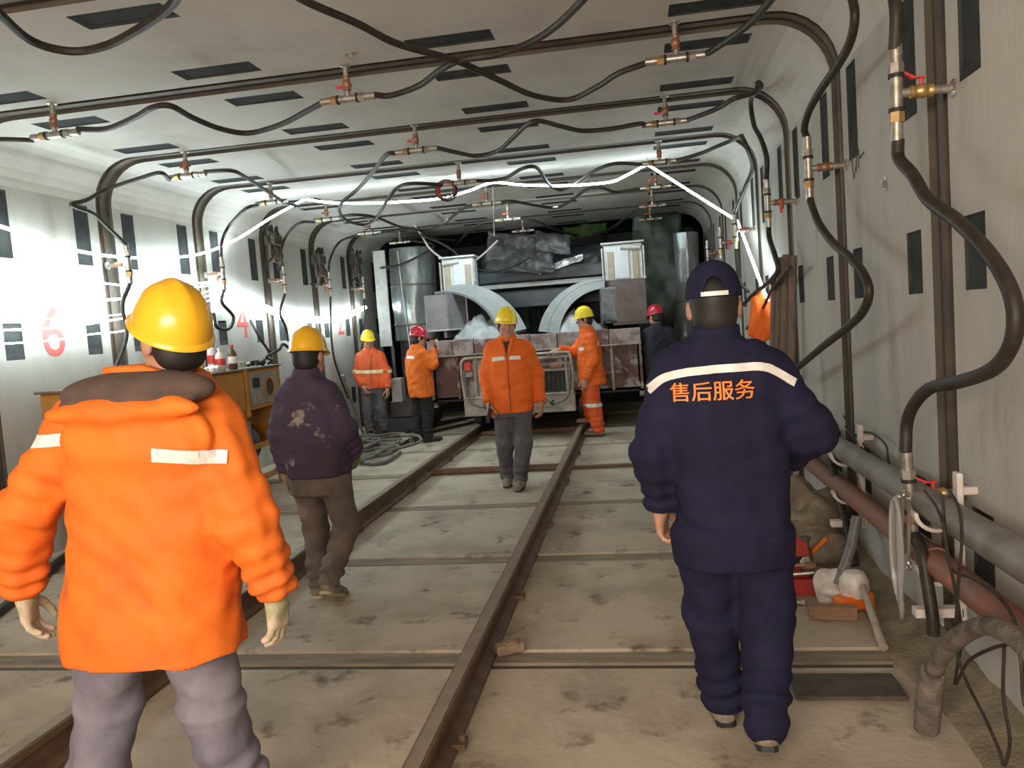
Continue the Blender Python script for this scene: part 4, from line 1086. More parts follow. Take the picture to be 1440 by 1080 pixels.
hose('rubber_hose', 'black hose end left of the nearest left ceiling tee', [(-4.186, 4.671, 2.930), (-4.015, 4.714, 2.930)]+ce(1, 'l', -1), 0.016, group=GH)
hose('rubber_hose', 'black ceiling hose rising from nearest right tee to the top edge', ce(1, 'r', 1)+[(0.510, 4.708, 2.930), (0.603, 4.512, 2.930), (0.682, 4.292, 2.930), (0.751, 3.894, 2.930)], 0.0185, group=GH)
hose('rubber_hose', 'black hose curving from second-row left tee down to left wall', ce(2, 'l', -1)+[(-3.711, 6.008, 2.910), (-3.976, 6.120, 2.910)]+[(-4.260, 6.097, 2.847), (-4.260, 5.834, 2.722), (-4.260, 5.645, 2.657), (-4.260, 5.885, 2.622), (-4.260, 6.045, 2.537)]+wl(6.35, 1), 0.017, group=GH)
hose('rubber_hose', 'black hose from second-row left tee towards the hanging light strip', ce(2, 'l', 1)+[(-3.245, 6.292, 2.930), (-3.271, 6.587, 2.930), (-3.361, 7.033, 2.930), (-3.464, 7.542, 2.930), (-3.537, 7.943, 2.930), (-3.529, 8.278, 2.930)], 0.017, group=GH)
hose('rubber_hose', 'black ceiling hose looping between second and third middle tees', ce(2, 'm', -1)+[Vector(p) for p in [(-1.916, 6.344, 2.930), (-2.235, 6.941, 2.930), (-2.634, 7.661, 2.930)]]+[Vector(p) for p in [(-2.906, 7.905, 2.850), (-3.160, 8.524, 2.850), (-3.297, 9.157, 2.850), (-3.249, 9.573, 2.850), (-3.001, 9.247, 2.850), (-2.486, 8.089, 2.850)]]+[Vector(p) for p in [(-2.268, 7.802, 2.930), (-2.072, 7.661, 2.930)]]+ce(3, 'm', -1), 0.018, group=GH)
hose('rubber_hose', 'black ceiling hose between second-row middle and right tees', ce(2, 'm', 1)+[(-1.358, 6.552, 2.930), (-1.244, 6.732, 2.930), (-1.042, 6.631, 2.930), (-0.847, 6.220, 2.930), (-0.702, 5.891, 2.930), (-0.598, 5.811, 2.930), (-0.455, 6.053, 2.930), (-0.309, 6.263, 2.930), (-0.092, 6.296, 2.930), (0.125, 6.237, 2.930)]+ce(2, 'r', -1), 0.018, group=GH)
hose('rubber_hose', 'black hose from second-row right tee to the corner loop', ce(2, 'r', 1)+[(0.537, 6.126, 2.910), (0.672, 5.942, 2.910), (0.755, 5.734, 2.910)]+[(0.915, 5.86, 2.97), (0.93, 5.80, 3.02)], 0.018, group=GH)
hose('rubber_hose', 'black ceiling hose with a deep dip between third-row middle and right tees', ce(3, 'm', 1)+[(-1.341, 7.935, 2.930), (-1.172, 7.869, 2.930), (-0.996, 7.542, 2.930), (-0.860, 7.436, 2.930), (-0.816, 7.682, 2.930), (-0.815, 8.431, 2.930), (-0.733, 8.915, 2.930), (-0.533, 8.558, 2.930), (-0.292, 7.943, 2.930), (-0.093, 7.721, 2.930)]+ce(3, 'r', -1), 0.018, group=GH)
hose('rubber_hose', 'black ceiling hose right of third-row right tee', ce(3, 'r', 1)+[(0.558, 7.692, 2.910), (0.704, 7.507, 2.910), (0.798, 7.310, 2.910)]+[(0.910, 7.127, 2.914), (0.910, 6.565, 2.827)], 0.018, group=GH)
hose('rubber_hose', 'black ceiling hose waving between fourth-row middle and right tees', ce(4, 'm', 1)+[(-1.342, 9.390, 2.930), (-1.127, 9.910, 2.930), (-0.913, 10.261, 2.930), (-0.696, 9.831, 2.930), (-0.538, 9.302, 2.930), (-0.415, 9.015, 2.930), (-0.282, 9.048, 2.930), (-0.134, 9.455, 2.930), (0.087, 9.383, 2.930)]+ce(4, 'r', -1), 0.018, group=GH)
hose('rubber_hose', 'black hose from fourth-row middle tee sloping down left', ce(4, 'm', -1)+[(-1.947, 9.523, 2.930), (-2.217, 10.081, 2.930), (-2.665, 11.037, 2.930), (-2.883, 11.228, 2.930), (-3.073, 10.971, 2.930), (-3.481, 11.100, 2.930), (-3.683, 11.224, 2.930)], 0.018, group=GH)
hose('rubber_hose', 'black hose from fifth-row middle tee sloping down left', ce(5, 'm', -1)+[(-2.051, 11.094, 2.930), (-2.470, 12.096, 2.930), (-3.025, 13.678, 2.930)], 0.018, group=GH)
hose('rubber_hose', 'black hose sagging between fifth-row middle and right tees', ce(5, 'm', 1)+[(-1.296, 11.263, 2.910), (-1.139, 12.532, 2.910), (-0.851, 13.692, 2.910), (-0.466, 13.443, 2.910), (-0.212, 12.696, 2.910), (0.037, 11.306, 2.910)]+ce(5, 'r', -1), 0.020, group=GH)
hose('rubber_hose', 'black hose arcing from third-row left tee down to left wall', ce(3, 'l', -1)+[(-3.787, 7.559, 2.830)]+[(-4.260, 8.092, 2.762), (-4.260, 7.907, 2.578)]+wl(7.95, 1), 0.017, group=GH)
hose('rubber_hose', 'black hose from fourth-row left tee towards the column', ce(4, 'l', 1)+[(-3.233, 9.243, 2.930), (-3.095, 9.630, 2.930), (-3.109, 10.578, 2.930), (-2.990, 11.233, 2.930), (-3.064, 12.342, 2.930), (-2.849, 12.911, 2.930)], 0.018, group=GH)
hose('rubber_hose', 'black hose arcing from fourth-row left tee down to left wall', ce(4, 'l', -1)+[(-3.777, 8.816, 2.830)]+[(-4.260, 9.511, 2.785), (-4.260, 9.324, 2.575)]+wl(9.45, 1), 0.017, group=GH)
hose('rubber_hose', 'black hose arcing from fifth-row left tee down to left wall', ce(5, 'l', -1)+[(-4.260, 11.386, 2.893), (-4.260, 10.961, 2.631)]+wl(10.95, 1), 0.017, group=GH)
WH = 'grouting hoses on the walls'
hose('rubber_hose', 'black hose hanging down to the nearest right wall tee with the brass valve', [(1.010, 3.233, 2.735), (1.010, 3.220, 2.628), (1.010, 3.192, 2.516)]+wr(3.22, 1), 0.0225, group=WH, n=10)
hose('rubber_hose', 'long black hose snaking down the right wall between the two nearest tees', wr(3.22, -1)+[(XR-TEE_L, 3.218, 2.0)]+[(1.010, 3.079, 1.917), (1.010, 2.935, 1.809), (1.010, 2.699, 1.709), (1.010, 2.501, 1.604), (1.010, 2.373, 1.507), (1.010, 2.324, 1.419), (1.010, 2.353, 1.331), (1.010, 2.476, 1.255), (1.010, 2.739, 1.195), (1.010, 2.960, 1.159), (1.010, 3.124, 1.091), (1.010, 3.227, 1.005)]+[Vector((XR-TEE_L-0.01, 3.23, 0.885))], 0.0225, group=WH, n=10)
hose('rubber_hose', 'black hose from top edge to second right wall tee', [(1.010, 3.823, 2.928), (1.010, 3.751, 2.793), (1.010, 3.720, 2.693), (1.010, 3.812, 2.618), (1.010, 4.030, 2.586), (1.010, 4.365, 2.570), (1.010, 4.658, 2.536), (1.010, 4.801, 2.473)]+wr(4.74, 1), 0.0205, group=WH, n=10)
hose('rubber_hose', 'black hose looping down right wall from second tee behind navy cap worker', wr(4.74, -1)+[(1.010, 4.691, 2.020), (1.010, 4.540, 1.905), (1.010, 4.250, 1.776), (1.010, 3.955, 1.684), (1.010, 3.743, 1.596), (1.010, 3.668, 1.509), (1.010, 3.790, 1.423), (1.010, 4.071, 1.348), (1.010, 4.529, 1.251), (1.010, 5.113, 1.119), (1.010, 5.734, 0.983)], 0.0205, group=WH, n=10)
hose('rubber_hose', 'black hose falling from the corner loop to third right wall tee', [(0.93, 5.80, 3.02), (0.955, 5.86, 3.0)]+[(0.970, 6.411, 3.058)]+[(1.010, 6.594, 2.910), (1.010, 6.292, 2.735), (1.010, 6.085, 2.554)]+wr(6.14, 1), 0.019, group=WH, n=10)
hose('rubber_hose', 'black hose twisting below the third right wall tee', wr(6.14, -1)+[(1.030, 6.249, 1.989), (1.030, 6.045, 1.841), (1.030, 5.957, 1.733), (1.030, 6.411, 1.660), (1.030, 7.094, 1.602), (1.030, 7.901, 1.515)], 0.019, group=WH, n=10)
hose('rubber_hose', 'dirty black hose crossing the timber props towards the orange jacket', [(1.070, 5.696, 1.740), (1.070, 6.089, 1.675), (1.070, 6.509, 1.605), (1.070, 7.097, 1.440), (1.070, 8.039, 1.278)], 0.014, group=WH)
hose('rubber_hose', 'black hose hanging beside the fourth right wall tee', [(0.910, 6.565, 2.827), (0.910, 6.331, 2.696)]+[(1.010, 6.773, 2.612), (1.010, 7.225, 2.530)]+wr(8.05, 1), 0.017, group=WH)
hose('rubber_hose', 'black hose below the fourth right wall tee', wr(8.05, -1)+[(1.010, 8.046, 1.955), (1.010, 7.916, 1.742), (1.010, 7.374, 1.624)], 0.017, group=WH)
hose('rubber_hose', 'stiff black hose running from the low right tee down to the floor', [Vector((XR-TEE_L+0.01, 3.23, 0.555))]+[(1.010, 3.119, 0.525), (1.010, 3.069, 0.418), (1.010, 3.029, 0.312), (1.010, 3.021, 0.239)], 0.023, group=WH, n=10)
hose('rubber_hose', 'black hose leaning from the pipes to the floor behind the orange tools', [(1.050, 4.686, 0.613), (1.050, 4.580, 0.471), (1.050, 4.448, 0.343), (1.050, 4.322, 0.221), (1.050, 4.242, 0.112)], 0.022, group=WH, n=10)
hose('rubber_hose', 'black hose hanging on left wall below nearest left tee', wl(6.35, -1)+[(-4.310, 6.207, 1.886), (-4.310, 6.222, 1.643), (-4.310, 6.059, 1.407), (-4.310, 5.788, 1.135), (-4.310, 5.658, 0.863)], 0.018, group=WH)
hose('rubber_hose', 'black hose hanging on left wall above the ochre pump cabinet', wl(7.95, -1)+[(-4.310, 7.873, 1.943), (-4.310, 8.085, 1.792), (-4.310, 7.967, 1.662), (-4.310, 7.721, 1.681), (-4.310, 7.678, 1.830)], 0.018, group=WH)
hose('rubber_hose', 'black hose slanting from left wall to the ochre pump cabinet', [(-4.510, 8.857, 1.763)]+[(-4.390, 8.807, 1.545), (-4.390, 9.001, 1.325)]+[(-4.15, 7.90, 1.262)], 0.016, group=WH)
hose('rubber_hose', 'black hose hanging from third left wall tee behind the amber hat', wl(9.45, -1)+[(-4.310, 9.251, 1.834), (-4.310, 9.374, 1.657), (-4.310, 9.397, 1.478)], 0.016, group=WH)
hose('rubber_hose', 'black hose hanging from fourth left wall tee down to the floor', wl(10.95, -1)+[(-4.310, 10.885, 1.788), (-4.310, 10.840, 1.482), (-4.310, 10.875, 1.174), (-4.310, 11.076, 0.848), (-4.310, 11.298, 0.562)], 0.016, group=WH)
hose('rubber_hose', 'black hose hanging from farthest left wall tee beside the wrapped column', wl(12.4, -1)+[(-4.310, 12.296, 1.728), (-4.310, 12.141, 1.389), (-4.310, 11.924, 1.060)], 0.016, group=WH)
hose('rubber_hose', 'black hose swinging from the cabinet side towards the purple jacket', [(-3.80, 7.75, 1.26), (-3.77, 7.78, 1.30)]+[(-3.720, 7.577, 1.337), (-3.720, 7.867, 1.397), (-3.720, 8.048, 1.436)]+[(-3.70, 8.55, 1.1), (-3.72, 8.62, 0.5), (-3.72, 8.65, 0.02)], 0.016, group=WH)
# hoses and wiring clumps on the left wall (dirty valve clusters)
def cluster(px, label, seed):
    rs = random.Random(seed); c = Vector(px)
    r = thing('valve_cluster', c, label, 'valve', 'dirty valve clusters on the left wall')
    m = MB(); m.box((0.12, 0, 0.05), (0.14, 0.24, 0.13)); m.box((0.12, 0.02, -0.10), (0.10, 0.10, 0.16)); m.build('manifold_block', mat('grimy_metal', (0.07, 0.07, 0.06), 0.6, 0.4, col2=(0.14, 0.125, 0.10), scale=18), r, bevel=0.012)
    for k in range(4):
        y = -0.14+0.09*k+rs.uniform(-0.02, 0.02)
        m = MB(); m.cyl((0.13, y, 0.0), (0.13, y+rs.uniform(-0.03, 0.03), -0.16-rs.uniform(0, 0.12)), 0.024, n=10); m.cyl((0.13, y, 0.10), (0.13, y, 0.15), 0.028, n=6); m.build('valve', COPPER if k % 2 else MATS['grimy_metal'], r)
    for k in range(4):
        y = -0.12+0.08*k; P = [(0.14, y, 0.12), (0.16, y+rs.uniform(-.1, .1), 0.22), (0.12, y+rs.uniform(-.15, .15), 0.10), (0.15, y+rs.uniform(-.1, .1), -0.12), (0.08, y+rs.uniform(-.2, .2), -0.30)]
        m = MB(); m.tube(P, 0.011, 6, 5); m.build('cable', HOSE, r, smooth=True)
cluster([(-4.510, 10.817, 2.542)][0], 'dirty valve cluster with cables on left wall above the amber hat, second of four', 3)
cluster([(-4.510, 9.418, 2.692)][0], 'dirty valve cluster with cables on left wall by the rising strip, nearest of four', 9)
cluster([(-4.510, 12.348, 2.637)][0], 'dirty valve cluster with cables on left wall, third of four', 4)
cluster([(-4.510, 14.056, 2.615)][0], 'dirty valve cluster with cables on left wall beside the wrapped column', 7)
# ---------------------------------------------------------------- light strips
def strip(label, pts, r=0.010, sub=6):
    mb = MB(); mb.tube(pts, r, 6, sub)
    return tag(mb.build('light_strip', LED, smooth=True), label, 'light', 'white light strips')
strip('glowing white light strip rising along left wall, over the ceiling and down right wall', spline([(-4.410, 4.276, 2.563), (-4.410, 4.728, 2.491), (-4.410, 5.081, 2.445), (-4.410, 5.482, 2.377), (-4.410, 5.949, 2.327), (-4.410, 6.504, 2.326), (-4.410, 7.170, 2.373), (-4.410, 7.764, 2.460), (-4.410, 8.475, 2.658)]+[(-4.036, 8.600, 2.877), (-3.732, 8.600, 3.000), (-3.575, 8.600, 3.049), (-3.368, 8.600, 3.005), (-2.996, 8.600, 2.954), (-2.505, 8.600, 2.923), (-2.020, 8.600, 2.915), (-1.697, 8.600, 2.968), (-1.432, 8.600, 3.026), (-1.108, 8.600, 2.971), (-0.689, 8.600, 2.922), (-0.386, 8.600, 2.907), (-0.145, 8.600, 2.913), (-0.008, 8.600, 2.959), (0.122, 8.600, 3.012), (0.220, 8.600, 3.054)], 6)+[(1.080, 8.394, 2.360), (1.080, 7.866, 2.091), (1.080, 7.439, 1.863), (1.080, 6.924, 1.593), (1.080, 6.762, 1.531)], 0.012, 1)
strip('thin glowing strip sagging across left wall below the long one', [(-4.420, 4.390, 2.282), (-4.420, 5.052, 2.183), (-4.420, 5.456, 2.134), (-4.420, 5.925, 2.100), (-4.420, 6.475, 2.074), (-4.420, 7.135, 2.098), (-4.420, 7.910, 2.171)], 0.007)
strip('topmost glowing strip of the bunch across the left wall', [(-4.420, 4.331, 1.872), (-4.420, 5.007, 1.890), (-4.420, 5.648, 1.910), (-4.420, 6.456, 1.966), (-4.420, 7.125, 2.043), (-4.420, 7.904, 2.141)], 0.011)
strip('second glowing strip of the bunch across the left wall', [(-4.410, 4.308, 1.783), (-4.410, 4.980, 1.784), (-4.410, 5.616, 1.792), (-4.410, 6.418, 1.827), (-4.410, 7.087, 1.918), (-4.410, 7.874, 2.079)], 0.006)
strip('third glowing strip of the bunch across the left wall', [(-4.400, 4.601, 1.706), (-4.400, 5.364, 1.712), (-4.400, 5.839, 1.739), (-4.400, 6.398, 1.795), (-4.400, 7.066, 1.889), (-4.400, 7.848, 2.032)], 0.008)
strip('lowest glowing strip of the bunch across the left wall', [(-4.390, 4.577, 1.612), (-4.390, 5.337, 1.616), (-4.390, 5.871, 1.656), (-4.390, 6.354, 1.682), (-4.390, 7.035, 1.806), (-4.390, 7.820, 1.978)], 0.006)
strip('upper glowing strip sagging from the hook to the far left wall', [(-4.410, 7.896, 2.192), (-4.410, 8.363, 2.094), (-4.410, 9.021, 1.944), (-4.410, 9.798, 1.825), (-4.410, 10.736, 1.785), (-4.410, 11.728, 1.838), (-4.410, 12.676, 1.969)], 0.008)
strip('middle glowing strip sagging from the hook to the far left wall', [(-4.400, 7.856, 2.077), (-4.400, 8.409, 2.015), (-4.400, 9.084, 1.892), (-4.400, 9.877, 1.787), (-4.400, 10.834, 1.754), (-4.400, 11.757, 1.815), (-4.400, 12.680, 1.957)], 0.013)
strip('lower glowing strip sagging from the hook to the far left wall', [(-4.390, 7.824, 2.001), (-4.390, 8.380, 1.965), (-4.390, 9.056, 1.857), (-4.390, 9.847, 1.749), (-4.390, 10.800, 1.713), (-4.390, 11.750, 1.770), (-4.390, 12.680, 1.932)], 0.011)
strip('short glowing strip hanging at the left edge', [(-4.420, 5.000, 2.170), (-4.420, 5.057, 2.133), (-4.420, 5.091, 2.059), (-4.420, 5.095, 1.958)], 0.006)
hk = thing('strip_hook', [(-4.510, 8.057, 2.115)][0], 'white hook post on the left wall gathering the light strips', 'hook')
m = MB(); m.box((0.03, 0, 0), (0.05, 0.03, 0.34)); m.build('post', WHITEP, hk)
for k in range(4):
    m = MB(); m.tube([(0.05, 0, 0.10-0.07*k), (0.12, 0, 0.09-0.07*k), (0.13, 0, 0.115-0.07*k)], 0.006, 6); m.build('hook', STEEL, hk)
for px, nm in (((693, 257), 'middle'), ((910, 231), 'right'), ((430, 281), 'left')):
    p = Vector({'middle': [(-1.432, 8.600, 3.026)][0], 'right': [(0.220, 8.600, 3.054)][0], 'left': [(-3.575, 8.600, 3.049)][0]}[nm])
    mb = MB(); mb.cyl(p+Vector((0, 0, 0.005)), (p.x, p.y, H), 0.004, n=6); mb.lathe([(0.012, -0.012), (0.012, 0.012)], p, 8)
    tag(mb.build('strip_hanger', STEEL), 'thin ceiling wire holding the light strip, %s of three' % nm, 'hook', 'ceiling wires of the light strip')
mb = MB(); mb.tube([(-1.427, 8.550, 2.979), (-1.440, 8.550, 2.693), (-1.451, 8.550, 2.450)], 0.004, 5); tag(mb.build('hanging_cord', WHITEP), 'thin white cord hanging down from the light strip at mid ceiling', 'cord')
# coil of wire on the ceiling
rs = random.Random(5); c0 = Vector([(-1.920, 8.470, 2.970)][0])
cw = thing('wire_coil', c0, 'tangled coil of black and red wire hung on the third-row middle tee', 'wire')
for k in range(9):
    a0 = rs.uniform(0, 6.28); rr = rs.uniform(0.06, 0.12); tz = rs.uniform(-0.5, 0.5); tx = rs.uniform(-0.6, 0.6)
    P = [(rr*math.cos(a0+t)*1.0, rr*math.sin(a0+t)*tz*0.6+rs.uniform(-.01, .01), rr*math.sin(a0+t)*(1-abs(tx)*0.3)) for t in [6.3*q/14 for q in range(15)]]
    m = MB(); m.tube(P, 0.006, 5, 2, cap=False); m.build('wire_loop', REDP if k % 4 == 0 else HOSE, cw, smooth=True)
# ---------------------------------------------------------------- pipes along the right wall
mb = MB(); mb.tube([(1.06, 1.2, 0.715), (1.06, 3.0, 0.695), (1.06, 6.0, 0.67), (1.06, 9.6, 0.66)], 0.056, 20)
tag(mb.build('service_pipe', PIPEG, smooth=True), 'dusty grey pipe along the right wall, upper of two', 'pipe')
pr = thing('service_pipe', (1.06, 1.2, 0.5), 'red-brown primed pipe along the right wall, lower of two', 'pipe')
mb = MB(); mb.tube([(0, 0.0, 0), (0, 2.0, -0.02), (0, 5.0, -0.05), (0, 8.4, -0.06)], 0.050, 20); mb.build('pipe_run', PIPER, pr, smooth=True)
for y in (1.95, 4.6):
    m = MB(); m.cyl((0, y-0.03, -0.02), (0, y+0.03, -0.02), 0.058, n=20); m.build('pipe_collar', PIPER, pr, smooth=True)
def bracket(y, label):
    r = thing('pipe_bracket', (1.06, y, 0.55), label, 'bracket', 'white pipe brackets')
    m = MB(); m.box((0.085, 0, -0.01), (0.022, 0.05, 0.56)); m.box((0.12, 0, 0.2), (0.06, 0.03, 0.03)); m.box((0.12, 0, -0.22), (0.06, 0.03, 0.03)); m.build('upright', WHITEP, r, bevel=0.004)
    for z, rad in ((0.13, 0.066), (-0.08, 0.06)):
        m = MB(); v = []; f = []
        N = 12
        for q in range(N+1):
            a = math.pi*(1.02+0.95*q/N)
            for rr, yy in ((rad, -0.024), (rad+0.014, -0.024), (rad+0.014, 0.024), (rad, 0.024)):
                v.append((rr*math.cos(a), yy, z+rr*math.sin(a)))
        for q in range(N):
            for j in range(4):
                k = (j+1) % 4
                f.append((q*4+j, q*4+k, q*4+4+k, q*4+4+j))
        f += [(0, 1, 2, 3), (N*4+3, N*4+2, N*4+1, N*4)]
        m.raw(v, f); m.build('hook_cradle', WHITEP, r, smooth=True)
    m = MB(); m.box((0.0, 0, -0.26), (0.17, 0.05, 0.035)); m.cyl((-0.03, -0.03, -0.26), (-0.03, 0.03, -0.26), 0.008, n=8); m.build('foot', WHITEP, r, bevel=0.004)
bracket(4.42, 'white hook bracket carrying both pipes by the navy worker\'s elbow')
bracket(3.12, 'white hook bracket carrying both pipes under the nearest low tee')
CB = 'thin black cables at the right wall'
for lab, pts in (('thin black cable lying above the grey pipe, upper of two', [(1.150, 4.777, 0.821), (1.150, 4.507, 0.738), (1.150, 4.163, 0.701), (1.150, 3.837, 0.675), (1.150, 3.578, 0.649), (1.150, 3.258, 0.686), (1.150, 2.966, 0.688), (1.150, 2.629, 0.661), (1.150, 2.459, 0.656)]),
                 ('thin black cable lying above the grey pipe, lower of two', [(1.140, 4.714, 0.768), (1.140, 4.378, 0.701), (1.140, 4.039, 0.670), (1.140, 3.684, 0.626), (1.140, 3.307, 0.647), (1.140, 3.034, 0.639), (1.140, 2.610, 0.590), (1.140, 2.440, 0.588)]),
                 ('thin black cable looping over the pipe end by the wall', [(1.160, 4.618, 0.733), (1.160, 4.309, 0.794), (1.160, 4.039, 0.775), (1.160, 3.993, 0.695), (1.160, 3.872, 0.658), (1.160, 3.650, 0.677)]),
                 ('thin black cable hanging in a long loop at lower right', [(0.950, 2.660, 0.860), (0.950, 2.579, 0.811), (0.950, 2.577, 0.700), (0.950, 2.616, 0.552), (0.950, 2.646, 0.377), (0.950, 2.622, 0.317), (0.950, 2.555, 0.268), (0.950, 2.441, 0.224), (0.950, 2.351, 0.176), (0.950, 2.321, 0.148), (0.950, 2.281, 0.245), (0.950, 2.314, 0.352), (0.950, 2.301, 0.501)]),
                 ('thin black cable dropping from the low tee past the red pipe', [(0.970, 2.945, 0.796), (0.970, 2.803, 0.743), (0.970, 2.735, 0.605), (0.970, 2.674, 0.484), (0.970, 2.654, 0.374), (0.970, 2.720, 0.196), (0.970, 2.603, 0.326), (0.970, 2.429, 0.442), (0.970, 2.296, 0.512)]),
                 ('thin black cable curving over the red pipe at the right edge', [(0.990, 2.836, 0.795), (0.990, 2.817, 0.653), (0.990, 2.775, 0.568), (0.990, 2.593, 0.593), (0.990, 2.421, 0.598), (0.990, 2.335, 0.568), (0.990, 2.326, 0.510), (0.990, 2.295, 0.462), (0.990, 2.285, 0.356), (0.990, 2.246, 0.325)])):
    hose('cable', lab, pts, 0.0055, HOSE, 'cable', CB, 6, 6)
# grey wrapped pipe bend at the lower right
bend = thing('bent_conduit', [(0.868, 2.718, 0.000)][0], 'grimy grey wrapped conduit bending from the floor at lower right', 'conduit')
B0 = Vector(bend.location)
GR = mat('grimy_wrap', (0.20, 0.165, 0.13), 0.7, col2=(0.075, 0.065, 0.055), scale=16, bump=0.6, bscale=30)
P = [Vector(p)-B0 for p in [(0.890, 2.761, 0.007), (0.890, 2.729, 0.135), (0.890, 2.680, 0.256), (0.890, 2.574, 0.374), (0.890, 2.434, 0.481), (0.890, 2.292, 0.565), (0.890, 2.182, 0.602), (0.890, 2.091, 0.614), (0.890, 1.994, 0.605)]]
P[0].z = max(P[0].z, 0.02)
m = MB(); m.tube(P[:3], [0.040, 0.043, 0.038], 12, 5); m.build('lower_sleeve', mat('grimy_sleeve', (0.10, 0.085, 0.07), 0.7, col2=(0.22, 0.18, 0.15), scale=14, bump=0.6, bscale=40), bend, smooth=True)
m = MB(); m.tube(P[2:], [0.027, 0.030, 0.026, 0.028, 0.024], 12, 6); m.build('upper_bend', GR, bend, smooth=True)
# ---------------------------------------------------------------- shield at the end of the tunnel
SHIELD = mat('shield_green_black', (0.022, 0.034, 0.028), 0.55, 0.2, col2=(0.035, 0.04, 0.036), scale=3)
sb = thing('shield_body', (-1.65, 13.95, 0), 'dark green steel shield chamber closing the far end of the tunnel', 'machine')
def part(name, m, parent, boxes, bevel=0.0, off=None):
    mb = MB(); o = Vector(parent.location if off is None else off)
    for c, d in boxes: mb.box(Vector(c)-o, d)
    return mb.build(name, m, parent, bevel=bevel)
part('bulkhead', SHIELD, sb, [((-1.65, 17.0, 1.6), (6.4, 0.1, 3.6))])
part('side_plate', SHIELD, sb, [((XL-0.12, 15.45, 1.6), (0.1, 3.0, 3.5))])
part('side_plate', SHIELD, sb, [((XR+0.12, 15.45, 1.6), (0.1, 3.0, 3.5))])
part('roof_plate', SHIELD, sb, [((-1.65, 15.45, H+0.14), (6.0, 3.0, 0.1))])
GREENROD = mat('green_rod', (0.09, 0.16, 0.115), 0.45, 0.3)
for k in range(9):
    mb = MB(); x = -1.95+0.1*k; mb.cyl((x+1.65, 0.7, 0.35), (x+1.65, 0.7, 1.75), 0.016, n=6); mb.build('vertical_rod', GREENROD, sb)
for k in range(5):
    part('rib', SHIELD, sb, [((-3.9+1.1*k, 16.85, 1.6), (0.09, 0.2, 3.2))])
PALE = mat('pale_steel', (0.60, 0.62, 0.60), 0.5, 0.1, col2=(0.42, 0.42, 0.40), scale=6)
DKBLUE = mat('dark_blue_grey_steel', (0.055, 0.075, 0.09), 0.4, 0.3, col2=(0.09, 0.105, 0.115), scale=4)
for lab, z, hgt, m, x0, x1, y in (('pale cross bar spanning between the two white cabinets', 2.12, 0.05, PALE, -2.62, -0.42, 13.1), ('dark blue cross beam above the pale bar at the shield', 2.30, 0.18, DKBLUE, -2.7, -0.4, 13.35), ('dark blue curved trough beam below the pale bar at the shield', 1.90, 0.26, DKBLUE, -2.55, -0.55, 13.3)):
    mb = MB(); mb.box((0, 0, 0), (x1-x0, 0.10, hgt)); mb.box((0, -0.05, hgt/2), (x1-x0, 0.04, 0.02)); mb.box((0, -0.05, -hgt/2), (x1-x0, 0.04, 0.02))
    tag(mb.build('cross_beam', m, loc=((x0+x1)/2, y, z), bevel=0.004), lab, 'beam')
for x in (-2.62, -0.42):
    mb = MB(); mb.cyl((x, 13.25, 1.3), (x, 13.25, 2.5), 0.035, n=10); tag(mb.build('support_post', DKBLUE), 'dark round post holding the cross beams, %s of two' % ('left' if x < -1 else 'right'), 'post')
def crumple(name, label, c, ex, ey, nu, nv, amp, m, seed, cat='sheet', fold=3.0, parent=None):
    c, ex, ey = Vector(c), Vector(ex), Vector(ey); n = ex.cross(ey).normalized(); mb = MB(); v = []; f = []
    for j in range(nv+1):
        for i in range(nu+1):
            u, w = i/nu-0.5, j/nv-0.5
            p = Vector((u*fold*ex.length, w*fold*ey.length, seed*3.7))
            d = noise.noise(p*1.7)+0.6*abs(noise.noise(p*4.1))-0.3*abs(noise.noise(p*9.0))
            e = 1+0.10*noise.noise(Vector((u*5, seed, w*5)))
            v.append(ex*u*e+ey*w*e+n*d*amp)
    for j in range(nv):
        for i in range(nu): f.append((j*(nu+1)+i, j*(nu+1)+i+1, (j+1)*(nu+1)+i+1, (j+1)*(nu+1)+i))
    mb.raw(v, f); o = mb.build(name, m, parent, smooth=True, loc=c)
    md = o.modifiers.new('thick', 'SOLIDIFY'); md.thickness = 0.006
    if label: tag(o, label, cat)
    return o
FILM = mat('shiny_film', (0.36, 0.39, 0.385), 0.2, 0.3, col2=(0.17, 0.19, 0.185), scale=4, bump=0.5, bscale=9, stretch=(1, 1, 0.35))
DFILM = mat('dark_film', (0.075, 0.08, 0.082), 0.38, 0.0, col2=(0.13, 0.135, 0.135), scale=5, bump=0.4, bscale=9)
crumple('plastic_sheet', 'crumpled dark grey plastic sheet hanging from the ceiling end', (-1.75, 12.7, 2.62), (1.05, 0.1, -0.1), (0.05, 0.2, 0.62), 26, 18, 0.10, DFILM, 1)
crumple('plastic_sheet', 'grey crumpled plastic wad hanging right of the big dark sheet', (-1.2, 12.55, 2.72), (0.55, 0.0, -0.12), (0, 0.15, 0.30), 18, 12, 0.08, DFILM, 2)
crumple('plastic_sheet', 'bright silver twisted plastic strip below the dark sheet', (-1.12, 12.70, 2.385), (0.74, 0.0, 0.17), (-0.02, 0.05, 0.10), 24, 8, 0.05, mat('silver_film', (0.85, 0.88, 0.88), 0.16, 0.5), 3, fold=5.0)
crumple('plastic_sheet', 'dark blue plastic sheet draped across the shield opening', (-1.45, 13.6, 2.45), (2.2, 0.0, 0.05), (0, 0.1, 0.55), 30, 12, 0.07, DKBLUE, 4)
crumple('plastic_sheet', 'mossy green netting tucked under the ceiling end', (-0.75, 13.7, 2.98), (0.75, 0.0, 0.02), (0, 0.15, 0.22), 20, 10, 0.06, mat('green_net', (0.07, 0.13, 0.03), 0.8, col2=(0.02, 0.035, 0.015), scale=12), 5)
